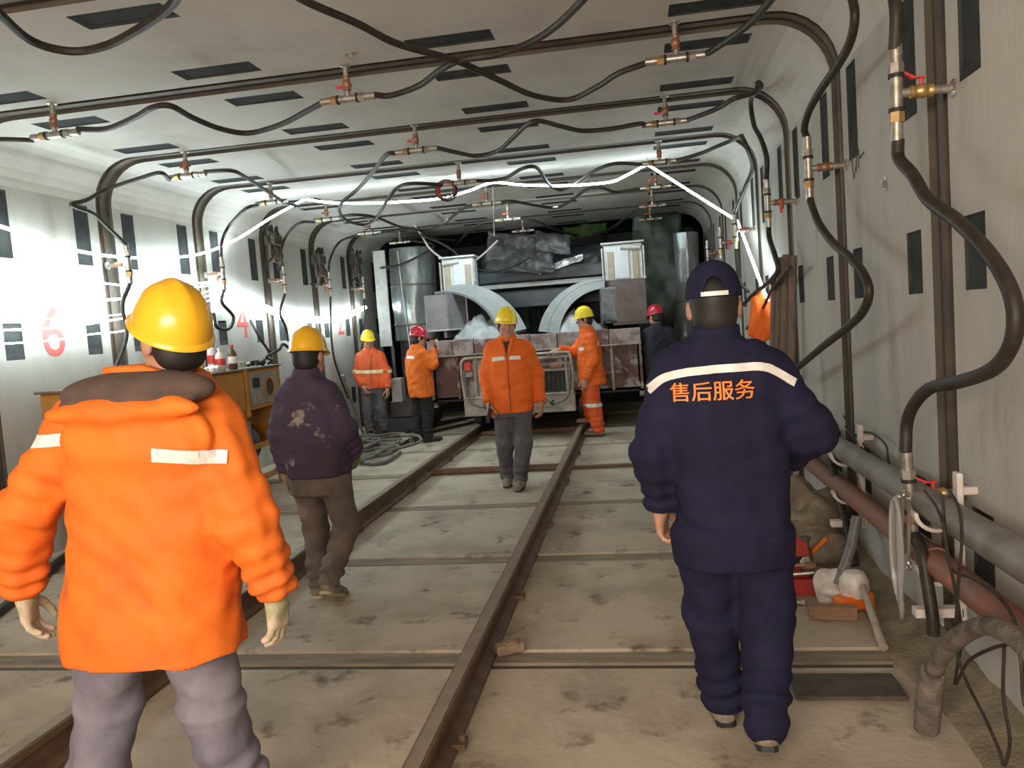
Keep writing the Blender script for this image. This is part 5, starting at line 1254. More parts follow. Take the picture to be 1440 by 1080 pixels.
crumple('plastic_sheet', 'dark green sheet hanging behind the right white cabinet', (0.42, 13.6, 2.2), (0.8, 0.0, 0.0), (0.02, 0.1, 1.95), 16, 26, 0.06, mat('green_sheet', (0.035, 0.065, 0.045), 0.45, col2=(0.055, 0.07, 0.06), scale=3), 6, fold=2.0)
# film-wrapped columns
def wrapped(name, label, c, r, z0, z1, bulge, seed, low):
    t = thing(name, (c[0], c[1], 0), label, 'column')
    mb = MB(); N, MM = 40, 26; v = []; f = []
    for i in range(MM+1):
        z = z0+(z1-z0)*i/MM
        for j in range(N):
            a = 6.28318*j/N
            w = noise.noise(Vector((math.cos(a)*2.6, math.sin(a)*2.6, z*0.5+seed)))
            w2 = abs(noise.noise(Vector((math.cos(a)*6, math.sin(a)*6, z*1.3+seed))))
            rr = r*(1+0.10*w+0.10*w2)+bulge*math.exp(-((z-z0-0.35)/0.3)**2)*(1+0.3*w)
            v.append((rr*math.cos(a), rr*math.sin(a), z))
    for i in range(MM):
        for j in range(N):
            k = (j+1) % N; f.append((i*N+j, i*N+k, (i+1)*N+k, (i+1)*N+j))
    f.append(tuple(reversed(range(N)))); f.append(tuple(MM*N+j for j in range(N)))
    mb.raw(v, f); mb.build('film_wrap', FILM, t, smooth=True)
    mb = MB(); mb.cyl((0, 0, 0.0), (0, 0, z0+0.05), r*0.86, n=24); mb.build('column_shaft', low, t, smooth=True)
    for z in (z0+0.25, z0+0.9):
        mb = MB(); mb.lathe([(r*1.08, z-0.012), (r*1.12, z), (r*1.08, z+0.012)], n=40); mb.build('tie_wire', STEEL, t)
    return t
LOWD = mat('dark_shaft', (0.06, 0.055, 0.055), 0.6, 0.3, col2=(0.10, 0.085, 0.08), scale=6)
wrapped('wrapped_column', 'thick column wrapped in shiny clear film at the left end of the tunnel', (-3.62, 12.95), 0.36, 1.35, 2.86, 0.0, 1.0, LOWD)
wrapped('wrapped_column', 'slimmer film-wrapped column bulging at its foot, right end of the tunnel', (0.86, 12.95), 0.19, 0.75, 2.72, 0.10, 9.0, LOWD)
pb = thing('white_panel', (-4.02, 12.45, 0.0), 'flat white board standing beside the wrapped column on the left', 'board')
part('board_face', PALE, pb, [((-4.02, 12.45, 2.05), (0.20, 0.03, 1.55))], 0.004); part('board_leg', LOWD, pb, [((-4.12, 12.45, 0.64), (0.05, 0.03, 1.28))]); part('board_leg', LOWD, pb, [((-3.92, 12.45, 0.64), (0.05, 0.03, 1.28))])
hose('cable', 'thin white cable hanging in front of the wrapped column', [(-3.74, 12.57, 2.8), (-3.72, 12.57, 2.2), (-3.68, 12.57, 1.5), (-3.62, 12.5, 0.8), (-3.55, 12.4, 0.02)], 0.010, WHITEP, 'cable')
hose('cable', 'white cable drooping in a curve from ceiling to left cabinet', [(-3.28, 12.0, 3.13)]+[(-3.177, 12.000, 2.962), (-3.049, 12.000, 2.733), (-2.838, 12.000, 2.552), (-2.622, 12.000, 2.447), (-2.431, 12.000, 2.463), (-2.221, 12.000, 2.586), (-1.987, 12.000, 2.770)], 0.015, WHITEP, 'cable')
hose('rubber_hose', 'black hose draped over the left wrapped column', ce(6, 'l', 1)+[(-3.038, 12.200, 2.804), (-3.340, 12.200, 2.641), (-3.638, 12.200, 2.544), (-3.933, 12.200, 2.524)], 0.018)
hose('rubber_hose', 'black hose crossing down to the left white cabinet', [(-3.173, 11.900, 2.952), (-2.850, 11.900, 2.794), (-2.640, 11.900, 2.636), (-2.489, 11.900, 2.440), (-2.114, 11.900, 2.302), (-1.783, 11.900, 2.349), (-1.504, 11.900, 2.464)], 0.018)
# ---------------------------------------------------------------- screw conveyor outlets
BOXG = mat('chute_grey_steel', (0.27, 0.265, 0.275), 0.55, 0.15, col2=(0.20, 0.19, 0.19), scale=5)
BOXB = mat('chute_brown_steel', (0.15, 0.115, 0.11), 0.6, 0.15, col2=(0.10, 0.08, 0.075), scale=6)
HOODM = mat('hood_pale_grey', (0.36, 0.395, 0.405), 0.6, 0.0, col2=(0.28, 0.31, 0.315), scale=4, third=((0.30, 0.31, 0.31), 14, 0.62, 0.7))
TAN = mat('tan_board', (0.42, 0.36, 0.27), 0.7, col2=(0.33, 0.28, 0.21), scale=6)
CABW = mat('cabinet_white', (0.62, 0.66, 0.68), 0.45, col2=(0.54, 0.58, 0.60), scale=3)
def hood_arc(parent, cx, cz, R, a0, a1, y0, y1, m):
    mb = MB(); N = 18; v = []; f = []
    for i in range(N+1):
        a = math.radians(a0+(a1-a0)*i/N)
        for (rr, y) in ((R, y0), (R, y1), (R-0.02, y1), (R-0.02, y0)):
            v.append(Vector((cx+rr*math.cos(a), y, cz+rr*math.sin(a)))-Vector(parent.location))
    for i in range(N):
        for j in range(4):
            k = (j+1) % 4; f.append((i*4+j, i*4+k, i*4+4+k, i*4+4+j))
    f += [(0, 1, 2, 3), (N*4+3, N*4+2, N*4+1, N*4)]
    mb.raw(v, f); o = mb.build('curved_hood', m, parent, smooth=True)
    rb = MB(); rb.tube([Vector((cx+(R+0.004)*math.cos(t), y0, cz+(R+0.004)*math.sin(t)))-Vector(parent.location) for t in [math.radians(a0+(a1-a0)*i/N) for i in range(N+1)]], 0.013, 6); rb.build('hood_edge', BOXG, o, smooth=True)
    return o
def crescent(parent, cx, cz, a0, a1, fin, fout, y):
    mb = MB(); N = 20; v = []; f = []
    for i in range(N+1):
        t = i/N; a = math.radians(a0+(a1-a0)*t)
        for rr, dy in ((fin(t), 0), (fout(t), 0), (fout(t), 0.03), (fin(t), 0.03)):
            v.append(Vector((cx+rr*math.cos(a), y+dy, cz+rr*math.sin(a)))-Vector(parent.location))
    for i in range(N):
        for j in range(4):
            k = (j+1) % 4; f.append((i*4+j, i*4+k, i*4+4+k, i*4+4+j))
    f += [(0, 1, 2, 3), (N*4+3, N*4+2, N*4+1, N*4)]
    mb.raw(v, f); return mb.build('front_plate', HOODM, parent)
c1 = thing('discharge_chute', (-2.68, 11.25, 1.2), 'left conveyor outlet with pale curved hood and grey box', 'chute')
hood_arc(c1, -2.72, 1.20, 0.82, 97, 9, 11.15, 13.9, HOODM)
crescent(c1, -2.72, 1.20, 88, 10, lambda t: 0.80, lambda t: 0.845+0.36*t**0.75, 11.16)
o1 = Vector(c1.location)
mb = MB(); mb.prism([Vector(p)-o1 for p in ((-2.95, 11.02, 1.48), (-2.62, 11.02, 1.48), (-2.44, 11.45, 1.48), (-2.44, 12.6, 1.48), (-2.95, 12.6, 1.48))], (0, 0, 0), (0, 0, 0.50)); mb.build('outlet_box', BOXG, c1, bevel=0.006)
mb = MB(); mb.bar(Vector((-2.95, 11.01, 1.475))-o1, Vector((-2.62, 11.01, 1.475))-o1, 0.02); mb.bar(Vector((-2.62, 11.01, 1.475))-o1, Vector((-2.43, 11.45, 1.475))-o1, 0.02); mb.bar(Vector((-2.43, 11.45, 1.47))-o1, Vector((-2.43, 11.45, 1.95))-o1, 0.018); mb.build('edge_trim', PALE, c1)
part('hood_back', SHIELD, c1, [((-2.3, 13.92, 1.70), (0.9, 0.04, 0.6))])
part('inner_wall', BOXG, c1, [((-2.72, 12.0, 1.66), (0.04, 1.6, 0.6))])
c2 = thing('discharge_chute', (-0.42, 11.25, 1.2), 'right conveyor outlet with pale curved hood and brown box', 'chute')
hood_arc(c2, -0.44, 1.20, 0.79, 86, 171, 11.1, 13.9, HOODM)
crescent(c2, -0.44, 1.20, 86, 170, lambda t: 0.69-0.06*t, lambda t: 0.80+0.13*t**0.8, 11.09)
o2 = Vector(c2.location)
mb = MB(); mb.prism([Vector(p)-o2 for p in ((-0.24, 11.0, 1.40), (0.17, 11.0, 1.40), (0.17, 12.6, 1.40), (-0.44, 12.6, 1.40), (-0.44, 11.3, 1.40))], (0, 0, 0), (0, 0, 0.58)); mb.build('outlet_box', BOXB, c2, bevel=0.006)
crumple('film_skirt', None, Vector((-0.34, 11.05, 1.66))-o2, (0.24, -0.08, 0), (0, 0, 0.48), 10, 14, 0.03, DFILM, 11, parent=c2)
part('inner_wall', mat('hood_inside_dark', (0.10, 0.105, 0.11), 0.6), c2, [((-0.46, 12.1, 1.68), (0.04, 1.7, 0.56))])
part('hood_back', SHIELD, c2, [((-0.85, 13.92, 1.70), (0.9, 0.04, 0.6))])
part('lower_flange', BOXB, c2, [((-0.05, 11.5, 1.385), (0.5, 1.1, 0.03))])
def cabinet(label, x0, x1, y, z0, z1, mirror):
    c = thing('control_cabinet', ((x0+x1)/2, y, z0), label, 'cabinet'); w = x1-x0; h = z1-z0
    def pb(name, m, cx, cy, cz, dx, dy, dz, bv=0.0):
        mb = MB(); mb.box((cx, cy, cz), (dx, dy, dz)); mb.build(name, m, c, bevel=bv)
    pb('case', CABW, 0, 0.16, h/2, w*0.92, 0.30, h*0.97, 0.006)
    s = -1 if mirror else 1
    pb('door_panel', CABW, s*0.02, 0.0, h*0.49, w*0.34, 0.025, h*0.88, 0.004)
    pb('tan_strip', TAN, -w*0.31, 0.005, h*0.40, 0.085, 0.025, h*0.78, 0.003)
    pb('tan_strip', TAN, w*0.29, 0.005, h*0.40, 0.085, 0.025, h*0.78, 0.003)
    pb('lid', PALE, 0, 0.14, h+0.012, w*1.05, 0.36, 0.025, 0.004)
    for x in (-w*0.5, w*0.5):
        mb = MB(); mb.cyl((x, -0.03, 0), (x, -0.03, h*0.9), 0.016, n=8); mb.lathe([(0.03, 0), (0.03, 0.03), (0.016, 0.035)], (x, -0.03, 0), 10); mb.build('guide_rod', STEEL, c, smooth=True)
    mb = MB(); mb.cyl((-w*0.42*s, -0.02, h*0.86), (w*0.05*s, -0.02, h*0.90), 0.035, n=12); mb.build('top_cylinder', PALE, c, smooth=True)
cabinet('white control cabinet on the left conveyor outlet box', -2.74, -2.24, 11.3, 1.99, 2.50, False)
cabinet('white control cabinet on the right conveyor outlet box', -0.40, 0.17, 11.2, 1.985, 2.49, True)
# ---------------------------------------------------------------- muck wagon
WAGON = mat('wagon_mauve_paint_muddy', (0.20, 0.105, 0.095), 0.65, col2=(0.13, 0.07, 0.065), scale=4, third=((0.43, 0.41, 0.40), 3.2, 0.52, 0.60), bump=0.2)
WAGOND = mat('wagon_muddy_rim', (0.38, 0.34, 0.33), 0.75, col2=(0.22, 0.15, 0.14), scale=5, lo=0.45, hi=0.6, bump=0.4)
WDARK = mat('wagon_underside', (0.035, 0.03, 0.03), 0.7)
DWHITE = mat('dirty_white_paint', (0.47, 0.43, 0.37), 0.65, col2=(0.27, 0.22, 0.18), scale=6, bump=0.15)
wg = thing('muck_wagon', (-1.40, 10.7, 0), 'wide mauve muck wagon smeared with mud, standing on the rails under the chutes', 'wagon')
X0, X1 = -2.86, 0.06
part('front_wall', WAGON, wg, [((-1.4, 10.78, 0.82), (X1-X0, 0.06, 0.64))])
part('side_wall', WAGON, wg, [((X0+0.03, 11.8, 0.85), (0.06, 2.1, 0.9))])
part('side_wall', WAGON, wg, [((X1-0.03, 11.8, 0.85), (0.06, 2.1, 0.9))])
part('rear_wall', WAGON, wg, [((-1.4, 12.85, 0.85), (X1-X0, 0.06, 0.9))])
part('hopper_floor', WDARK, wg, [((-1.4, 11.8, 0.5), (X1-X0, 2.1, 0.06))])
rs = random.Random(3)
xs = [X0, -2.5, -2.2, -1.86, -1.42, -1.05, -0.66, -0.36, X1]
for k in range(8):
    mb = MB(); mb.box(((xs[k]+xs[k+1])/2+1.40, -0.02+rs.uniform(-.012, .012), 1.225+rs.uniform(-.012, .012)), (xs[k+1]-xs[k]-0.012, 0.14, 0.21)); mb.build('rim_plate', (WAGOND, WAGOND, WAGON, WAGOND)[k % 4], wg, bevel=0.006)
for k, x in enumerate((X0+0.02, -2.46, -2.2, -0.62, -0.34, X1-0.02)):
    part('rib', WAGON if k % 2 else DWHITE, wg, [((x, 10.71, 0.82), (0.035, 0.09, 0.62))], 0.004)
part('rim_lip', DWHITE, wg, [((-1.4, 10.62, 1.115), (X1-X0, 0.05, 0.02))], 0.003)
for a, b in (((-0.42, 10.7, 1.1), (0.02, 10.7, 0.55)), ((-0.6, 10.7, 0.75), (-0.2, 10.7, 0.75))):
    mb = MB(); mb.bar(Vector(a)-Vector(wg.location), Vector(b)-Vector(wg.location), 0.05, 0.04); mb.build('brace', WAGON, wg)
part('chassis', WDARK, wg, [((-1.5, 11.6, 0.42), (1.1, 2.6, 0.14)), ((-1.5, 10.35, 0.42), (1.1, 0.6, 0.12))])
for y in (10.75, 12.3):
    for x in RAILX:
        R = Matrix.Rotation(math.pi/2, 3, 'Y')
        mb = MB(); mb.lathe([(0.02, -0.05), (0.13, -0.05), (0.13, 0.02), (0.16, 0.025), (0.16, 0.045), (0.05, 0.05), (0.04, 0.09), (0.01, 0.09)], Vector((x, y, 0.271))-Vector(wg.location), 20, R if x < -1.5 else Matrix.Rotation(-math.pi/2, 3, 'Y')); mb.build('wheel', WDARK, wg, smooth=True)
    mb = MB(); mb.cyl(Vector((RAILX[0], y, 0.271))-Vector(wg.location), Vector((RAILX[1], y, 0.271))-Vector(wg.location), 0.03, n=10); mb.build('axle', WDARK, wg)
bw = -1.53
o3 = Vector(wg.location)
part('bumper', DWHITE, wg, [((bw, 10.02, 0.46), (1.44, 0.09, 0.25)), ((bw, 9.99, 0.57), (1.44, 0.06, 0.03))], 0.01)
for s in (-1, 1):
    mb = MB(); mb.tube([Vector(p)-o3 for p in ((bw+s*0.30, 9.955, 0.42), (bw+s*0.30, 9.955, 0.50), (bw+s*0.40, 9.955, 0.50), (bw+s*0.42, 9.955, 0.43), (bw+s*0.30, 9.955, 0.42))], 0.010, 6, 4); mb.build('tow_hook', DWHITE, wg, smooth=True)
    mb = MB(); mb.tube([Vector(p)-o3 for p in ((bw+s*0.68, 9.93, 0.95), (bw+s*0.66, 9.93, 0.62), (bw+s*0.60, 9.93, 0.50), (bw+s*0.50, 9.93, 0.46), (bw+s*0.44, 9.95, 0.46))], 0.014, 8, 5); mb.build('brake_hose', HOSEG, wg, smooth=True)
    mb = MB(); mb.lathe([(0.03, 0), (0.035, 0.02), (0.02, 0.03)], Vector((bw+s*0.43, 9.975, 0.46))-o3, 10, Matrix.Rotation(math.pi/2, 3, 'X')); mb.build('hose_coupling', BLACK, wg, smooth=True)
mb = MB(); mb.tube([Vector(p)-o3 for p in ((bw-0.70, 9.98, 0.58), (bw-0.72, 9.98, 0.8), (bw-0.72, 9.98, 1.02), (bw-0.68, 9.98, 1.08), (bw-0.6, 9.98, 1.09), (bw, 9.98, 1.09), (bw+0.6, 9.98, 1.09), (bw+0.68, 9.98, 1.07), (bw+0.70, 9.98, 1.0), (bw+0.71, 9.98, 0.8), (bw+0.69, 9.98, 0.58))], 0.017, 10, 4); mb.build('guard_rail', DWHITE, wg, smooth=True)
for x in (bw-0.56, bw-0.5):
    part('upright', DWHITE, wg, [((x, 10.05, 0.80), (0.035, 0.035, 0.5))])
part('upright', DWHITE, wg, [((bw+0.62, 10.1, 0.8), (0.03, 0.03, 0.5))])
for z in (1.03, 0.945, 0.87): part('cross_bar', DWHITE, wg, [((bw+0.1, 10.12, z), (1.2, 0.05, 0.035))], 0.004)
part('engine_block', mat('engine_grey', (0.10, 0.10, 0.095), 0.6, 0.3, col2=(0.06, 0.055, 0.05), scale=9), wg, [((bw+0.1, 10.3, 0.72), (1.15, 0.3, 0.30))], 0.01)
for k in range(8): part('grille_bar', WDARK, wg, [((bw+0.16+0.06*k, 10.135, 0.73), (0.012, 0.02, 0.24))])
part('marker_lamp', REDP, wg, [((bw-0.64, 10.0, 0.98), (0.09, 0.06, 0.12))], 0.01)
part('lamp_box', DWHITE, wg, [((bw-0.64, 10.02, 0.88), (0.10, 0.06, 0.07))], 0.006)
part('valve_box', COPPER, wg, [((bw+0.5, 10.06, 0.92), (0.16, 0.06, 0.05))], 0.006)
part('coupler', WDARK, wg, [((bw, 9.9, 0.36), (0.14, 0.2, 0.12))], 0.01)
MUCK = mat('grey_muck', (0.46, 0.49, 0.50), 0.8, col2=(0.30, 0.32, 0.33), scale=9, bump=0.5, bscale=25)
def heap(label, cx, cy, rx, ry, z0, hgt, seed, m=MUCK, name='muck_heap', cat='muck', nn=34):
    mb = MB(); v = []; f = []
    for j in range(nn+1):
        for i in range(nn+1):
            u, w = 2*i/nn-1, 2*j/nn-1; rr = min(1.0, math.hypot(u, w))
            z = hgt*(1-rr**2.6)
            z += hgt*0.30*noise.noise(Vector((u*3, w*3, seed)))*(1-rr*0.6)+hgt*0.16*abs(noise.noise(Vector((u*8, w*8, seed+2))))
            v.append((u*rx, w*ry, max(z, -0.01)))
    for j in range(nn):
        for i in range(nn): f.append((j*(nn+1)+i, j*(nn+1)+i+1, (j+1)*(nn+1)+i+1, (j+1)*(nn+1)+i))
    mb.raw(v, f); o = mb.build(name, m, smooth=True, loc=(cx, cy, z0)); return tag(o, label, cat, None, 'stuff')
heap('pale grey muck heaped under the left chute', -2.20, 11.42, 0.62, 0.56, 0.98, 0.58, 2)
heap('pale grey muck heaped under the right chute', -0.82, 11.42, 0.56, 0.56, 0.98, 0.56, 6)
heap('low muck filling the middle of the wagon', -1.4, 11.9, 1.3, 0.85, 0.9, 0.36, 9)
# ---------------------------------------------------------------- ochre pump cabinet at the left wall
OCH = mat('ochre_paint', (0.50, 0.22, 0.035), 0.5, col2=(0.36, 0.17, 0.04), scale=5, bump=0.1)
pc = thing('pump_cabinet', (-4.1, 6.75, 0), 'ochre yellow pump cabinet on a frame along the left wall, bottles on top', 'machine')
oc = Vector(pc.location)
part('upper_case', OCH, pc, [((-4.1, 6.62, 1.025), (0.60, 2.75, 0.40))], 0.012)
part('worktop', mat('worktop_dark', (0.13, 0.10, 0.07), 0.6), pc, [((-4.1, 6.62, 1.235), (0.64, 2.8, 0.02))], 0.003)
for y0, y1 in ((6.35, 7.18), (5.4, 6.3)): part('side_panel', OCH, pc, [((-3.793, (y0+y1)/2, 1.02), (0.02, y1-y0, 0.34))], 0.006)
part('corner_post', OCH, pc, [((-3.79, 7.23, 1.0), (0.03, 0.05, 0.46))], 0.004)
dp = part('display_panel', mat('grey_panel', (0.30, 0.29, 0.25), 0.5, col2=(0.22, 0.2, 0.16), scale=8), pc, [((-3.792, 7.58, 1.03), (0.02, 0.60, 0.32))], 0.004)
RX = Matrix.Rotation(math.pi/2, 3, 'Y')
mb = MB(); mb.lathe([(0.085, 0), (0.105, 0.004), (0.11, 0.012), (0.095, 0.016), (0.085, 0.006)], Vector((-3.786, 7.70, 1.03))-oc, 24, RX); mb.build('fan_ring', OCH, dp, smooth=True)
mb = MB(); mb.cyl(Vector((-3.80, 7.70, 1.03))-oc, Vector((-3.777, 7.70, 1.03))-oc, 0.088, n=24); mb.build('fan_grille', mat('fan_dark', (0.05, 0.035, 0.02), 0.6), dp)
part('screen', BLACK, pc, [((-3.781, 7.42, 1.09), (0.012, 0.14, 0.10))], 0.003); part('socket_plate', STEEL, pc, [((-3.781, 7.42, 0.95), (0.012, 0.12, 0.09))], 0.003)
for y in (5.5, 6.3, 7.2, 7.92):
    for x in (-3.84, -4.36): part('leg', OCH, pc, [((x, y, 0.42), (0.06, 0.06, 0.84))], 0.005)
for z in (0.45, 0.12): part('frame_rail', OCH, pc, [((-3.84, 6.7, z), (0.05, 2.45, 0.05))], 0.005)
part('end_panel', OCH, pc, [((-4.1, 7.97, 0.62), (0.56, 0.02, 0.40))], 0.005)
mb = MB(); mb.tube([Vector((-4.1, 5.7, 0.45))-oc, Vector((-4.1, 7.6, 0.45))-oc], 0.22, 20); mb.build('pump_tank', mat('tank_dark', (0.06, 0.05, 0.05), 0.5, 0.2, col2=(0.12, 0.10, 0.09), scale=7), pc, smooth=True)
for y in (6.0, 6.8, 7.3):
    mb = MB(); mb.cyl(Vector((-3.86, y, 0.3))-oc, Vector((-3.86, y, 0.72))-oc, 0.035, n=10); mb.build('pump_cylinder', STEEL, pc, smooth=True)
ZT = 1.246
def bottle(name, label, y, x, r, h, m, capm, cat='bottle', group=None):
    t = thing(name, (x, y, ZT), label, cat, group)
    mb = MB(); mb.lathe([(r*0.9, 0), (r, 0.008), (r, h*0.62), (r*0.85, h*0.72), (r*0.38, h*0.82), (r*0.36, h*0.9)], n=14); mb.build('bottle_body', m, t, smooth=True)
    mb = MB(); mb.lathe([(r*0.42, h*0.88), (r*0.44, h*0.9), (r*0.44, h), (r*0.3, h*1.01)], n=12); mb.build('cap', capm, t, smooth=True)
    mb = MB(); mb.lathe([(r*1.01, h*0.25), (r*1.015, h*0.26), (r*1.015, h*0.52), (r*1.01, h*0.53)], n=14); mb.build('label_band', REFL if m is not WHITEP else REDP, t, smooth=True)
YELP = mat('yellow_plastic', (0.75, 0.55, 0.03), 0.4)
BRN = mat('brown_bottle', (0.12, 0.06, 0.035), 0.25)
bottle('bottle', 'white spray bottle standing on the ochre cabinet', 7.04, -3.93, 0.045, 0.22, WHITEP, WHITEP)
bottle('bottle', 'brown bottle with white band beside the white spray bottle', 7.22, -3.90, 0.042, 0.24, BRN, REDP)
bottle('bottle', 'red-capped tall white can behind the white spray bottle', 7.16, -4.08, 0.045, 0.29, WHITEP, REDP)
bottle('bottle', 'dark flask left of the yellow cup on the ochre cabinet', 6.62, -4.12, 0.06, 0.26, BLACK, BLACK)
bottle('bottle', 'dark red bottle at the right of the bottles on the cabinet', 7.36, -4.0, 0.03, 0.17, REDP, BLACK)
bottle('bottle', 'yellow bottle nearest on the ochre cabinet', 6.25, -3.95, 0.045, 0.15, YELP, YELP)
cp = thing('cup', (-3.9, 6.62, ZT), 'small yellow cup on the ochre cabinet', 'cup')
mb = MB(); mb.lathe([(0.028, 0), (0.036, 0.10), (0.040, 0.13), (0.032, 0.125), (0.026, 0.02)], n=14); mb.build('cup_body', YELP, cp, smooth=True); mb = MB(); mb.lathe([(0.041, 0.12), (0.043, 0.126), (0.041, 0.132)], n=14); mb.build('cup_rim', WHITEP, cp, smooth=True)
for y, x, nm in ((6.82, -3.88, 'crumpled white tissue by the yellow cup'), (6.95, -4.0, 'crumpled white tissue between the bottles')):
    f_ = Field((-0.07, -0.07, -0.02), (0.07, 0.07, 0.08), 0.007); f_.ell((0, 0, 0.025), (0.045, 0.035, 0.028)); f_.ell((0.02, 0.02, 0.03), (0.02, 0.02, 0.025)); V, Q = f_.net(); V = V+normals(V, Q)*wrinkle(V, 0.006, 4, 0.03)[:, None]; V[:, 2] = np.maximum(V[:, 2], 0.0)
    o = npobj('tissue', V, Q, WHITEP, None); o.location = (x, y, ZT); tag(o, nm, 'tissue')
tt = thing('tool_heap', (-3.95, 7.62, ZT), 'black greasy valve tools lying on the right end of the ochre cabinet', 'tools')
for k in range(6):
    mb = MB(); a = Vector((rs.uniform(-.1, .1), -0.16+0.06*k, 0.025)); mb.cyl(a, a+Vector((rs.uniform(-.09, .09), rs.uniform(-.03, .08), 0.02)), 0.018+0.006*(k % 3), n=8); mb.box(a+Vector((0, 0, 0.012)), (0.05, 0.04, 0.05)); mb.build('fitting', BLACK if k % 3 else STEEL, tt)
# ---------------------------------------------------------------- loose things on the floor and along the right wall
DIRT = mat('wall_foot_dirt', (0.29, 0.235, 0.155), 0.9, col2=(0.17, 0.14, 0.095), scale=9, bump=0.6)
mb = MB(); v = []; f = []; NU, NV = 170, 8
for i in range(NU+1):
    y = 1.0+9.5*i/NU
    hh = 0.055+0.05*noise.noise(Vector((y*1.3, 2, 0))); ww = 0.26+0.12*noise.noise(Vector((y*0.9, 5, 0)))
    for j in range(NV+1):
        t = j/NV
        v.append((XR-0.002-ww*t, y, hh*(1-t)**1.5+0.016*noise.noise(Vector((y*7, t*4, 1)))*(1-t)+(0.004 if j < NV else -0.02)))
for i in range(NU):
    for j in range(NV): f.append((i*(NV+1)+j, (i+1)*(NV+1)+j, (i+1)*(NV+1)+j+1, i*(NV+1)+j+1))
mb.raw(v, f); tag(mb.build('wall_foot_mud', DIRT, smooth=True), 'strip of dried mud along the foot of the right wall', 'mud', None, 'stuff')
mb = MB(); mb.box((0, 0, 0.007), (0.40, 0.20, 0.014)); o = mb.build('steel_plate', mat('dark_floor_plate', (0.075, 0.062, 0.052), 0.6, 0.3, col2=(0.13, 0.11, 0.09), scale=14, bump=0.3), loc=(0.71, 3.10, 0.0), bevel=0.003)
tag(o, 'dark steel plate on the floor between navy coverall and bent conduit', 'plate')
def lump(name, label, loc, r, seed, m, cat, amp=0.25, h=0.010):
    r = vec(r); F = Field(-r-0.03, r+0.03, h); F.ell((0, 0, 0), r, None, 0); V, Q = F.net()
    V = V+normals(V, Q)*wrinkle(V, float(r.min())*amp, seed, float(r.max())*0.9)[:, None]
    V[:, 2] = np.maximum(V[:, 2], -r[2]*0.7)+r[2]*0.7
    o = npobj(name, V, Q, m, None); o.location = loc; return tag(o, label, cat)
WOOD = mat('old_wood', (0.34, 0.20, 0.12), 0.75, col2=(0.24, 0.14, 0.09), scale=12, stretch=(1, 6, 6), bump=0.2)
mb = MB(); mb.box((0, 0, 0.025), (0.13, 0.07, 0.045), Matrix.Rotation(0.5, 3, 'Z')); mb.box((0.01, 0.0, 0.048), (0.07, 0.04, 0.014), Matrix.Rotation(0.7, 3, 'Z'))
o = mb.build('broken_brick', mat('broken_brick', (0.40, 0.28, 0.18), 0.85, col2=(0.22, 0.14, 0.09), scale=25, bump=0.5), loc=(-0.655, 3.44, 0.002), bevel=0.008); tag(o, 'broken piece of brick lying against the right rail', 'brick')
# tools and rubbish by the right wall
RB = mat('red_plastic', (0.50, 0.05, 0.035), 0.4, col2=(0.30, 0.035, 0.03), scale=11)
OB = mat('orange_plastic', (0.80, 0.17, 0.02), 0.4)
tb = thing('tool_box', (0.70, 4.22, 0.0), 'open red tool box with loose tools behind the navy coverall leg', 'tool box')
mb = MB(); mb.box((0, 0, 0.012), (0.30, 0.22, 0.02)); mb.box((0, 0.105, 0.06), (0.30, 0.012, 0.11)); mb.box((0, -0.105, 0.045), (0.30, 0.012, 0.08)); mb.box((-0.145, 0, 0.05), (0.012, 0.22, 0.09)); mb.box((0.145, 0, 0.05), (0.012, 0.22, 0.09)); mb.build('tray', RB, tb, bevel=0.003)
mb = MB(); mb.box((0, 0.16, 0.13), (0.30, 0.02, 0.20), Matrix.Rotation(-0.5, 3, 'X')); mb.build('lid', RB, tb, bevel=0.006)
for k, (x, y, m) in enumerate(((0.09, -0.04, STEEL), (-0.06, 0.03, BRASS), (0.02, 0.05, BLACK), (0.05, -0.01, COPPER))):
    mb = MB(); a = Vector((x-0.08, y, 0.09+0.012*k)); b = Vector((x+0.06, y+rs.uniform(-.05, .05), 0.10+0.014*k)); mb.cyl(a, b, 0.012, n=8); mb.box(b, (0.05, 0.03, 0.025)); mb.build('hand_tool', m, tb)
mb = MB(); mb.lathe([(0.03, 0), (0.045, 0.02), (0.045, 0.05), (0.03, 0.06)], (0.08, 0.03, 0.11), 14, Matrix.Rotation(1.4, 3, 'Y')); mb.build('tin', STEEL, tb, smooth=True)
t = thing('jack', (0.84, 4.42, 0.0), 'small dark hydraulic jack beside the red tool box', 'jack')
mb = MB(); mb.lathe([(0.06, 0), (0.06, 0.02), (0.038, 0.03), (0.036, 0.15), (0.02, 0.155), (0.02, 0.20), (0.03, 0.205), (0.03, 0.22)], n=14); mb.build('jack_body', mat('jack_grey', (0.16, 0.13, 0.11), 0.5, 0.4), t, smooth=True)
mb = MB(); mb.bar((0.03, 0, 0.13), (0.11, -0.03, 0.22), 0.035, 0.02); mb.build('jack_handle', OB, t, bevel=0.004)
lump('rubbish_bag', 'small white plastic bag on the floor by the orange hand tool', (0.885, 4.02, 0.0), (0.075, 0.07, 0.10), 7, WHITEP, 'bag', 0.25, 0.009)
t = thing('angle_grinder', (0.96, 3.92, 0.05), 'white and orange power tool lying on the floor beside the wood block', 'power tool')
mb = MB(); mb.lathe([(0.028, -0.02), (0.062, 0.0), (0.070, 0.04), (0.066, 0.08), (0.045, 0.115), (0.012, 0.125)], (0, 0, 0.02), 18); mb.build('housing', WHITEP, t, smooth=True)
for k in range(3):
    mb = MB(); mb.tube([(0.052*math.cos(a), 0.052*math.sin(a), 0.09+0.016*k-0.02*k*0.3) for a in [math.pi*(1.05+0.9*q/8) for q in range(9)]], 0.006, 5); mb.build('vent_slot', BLACK, t)
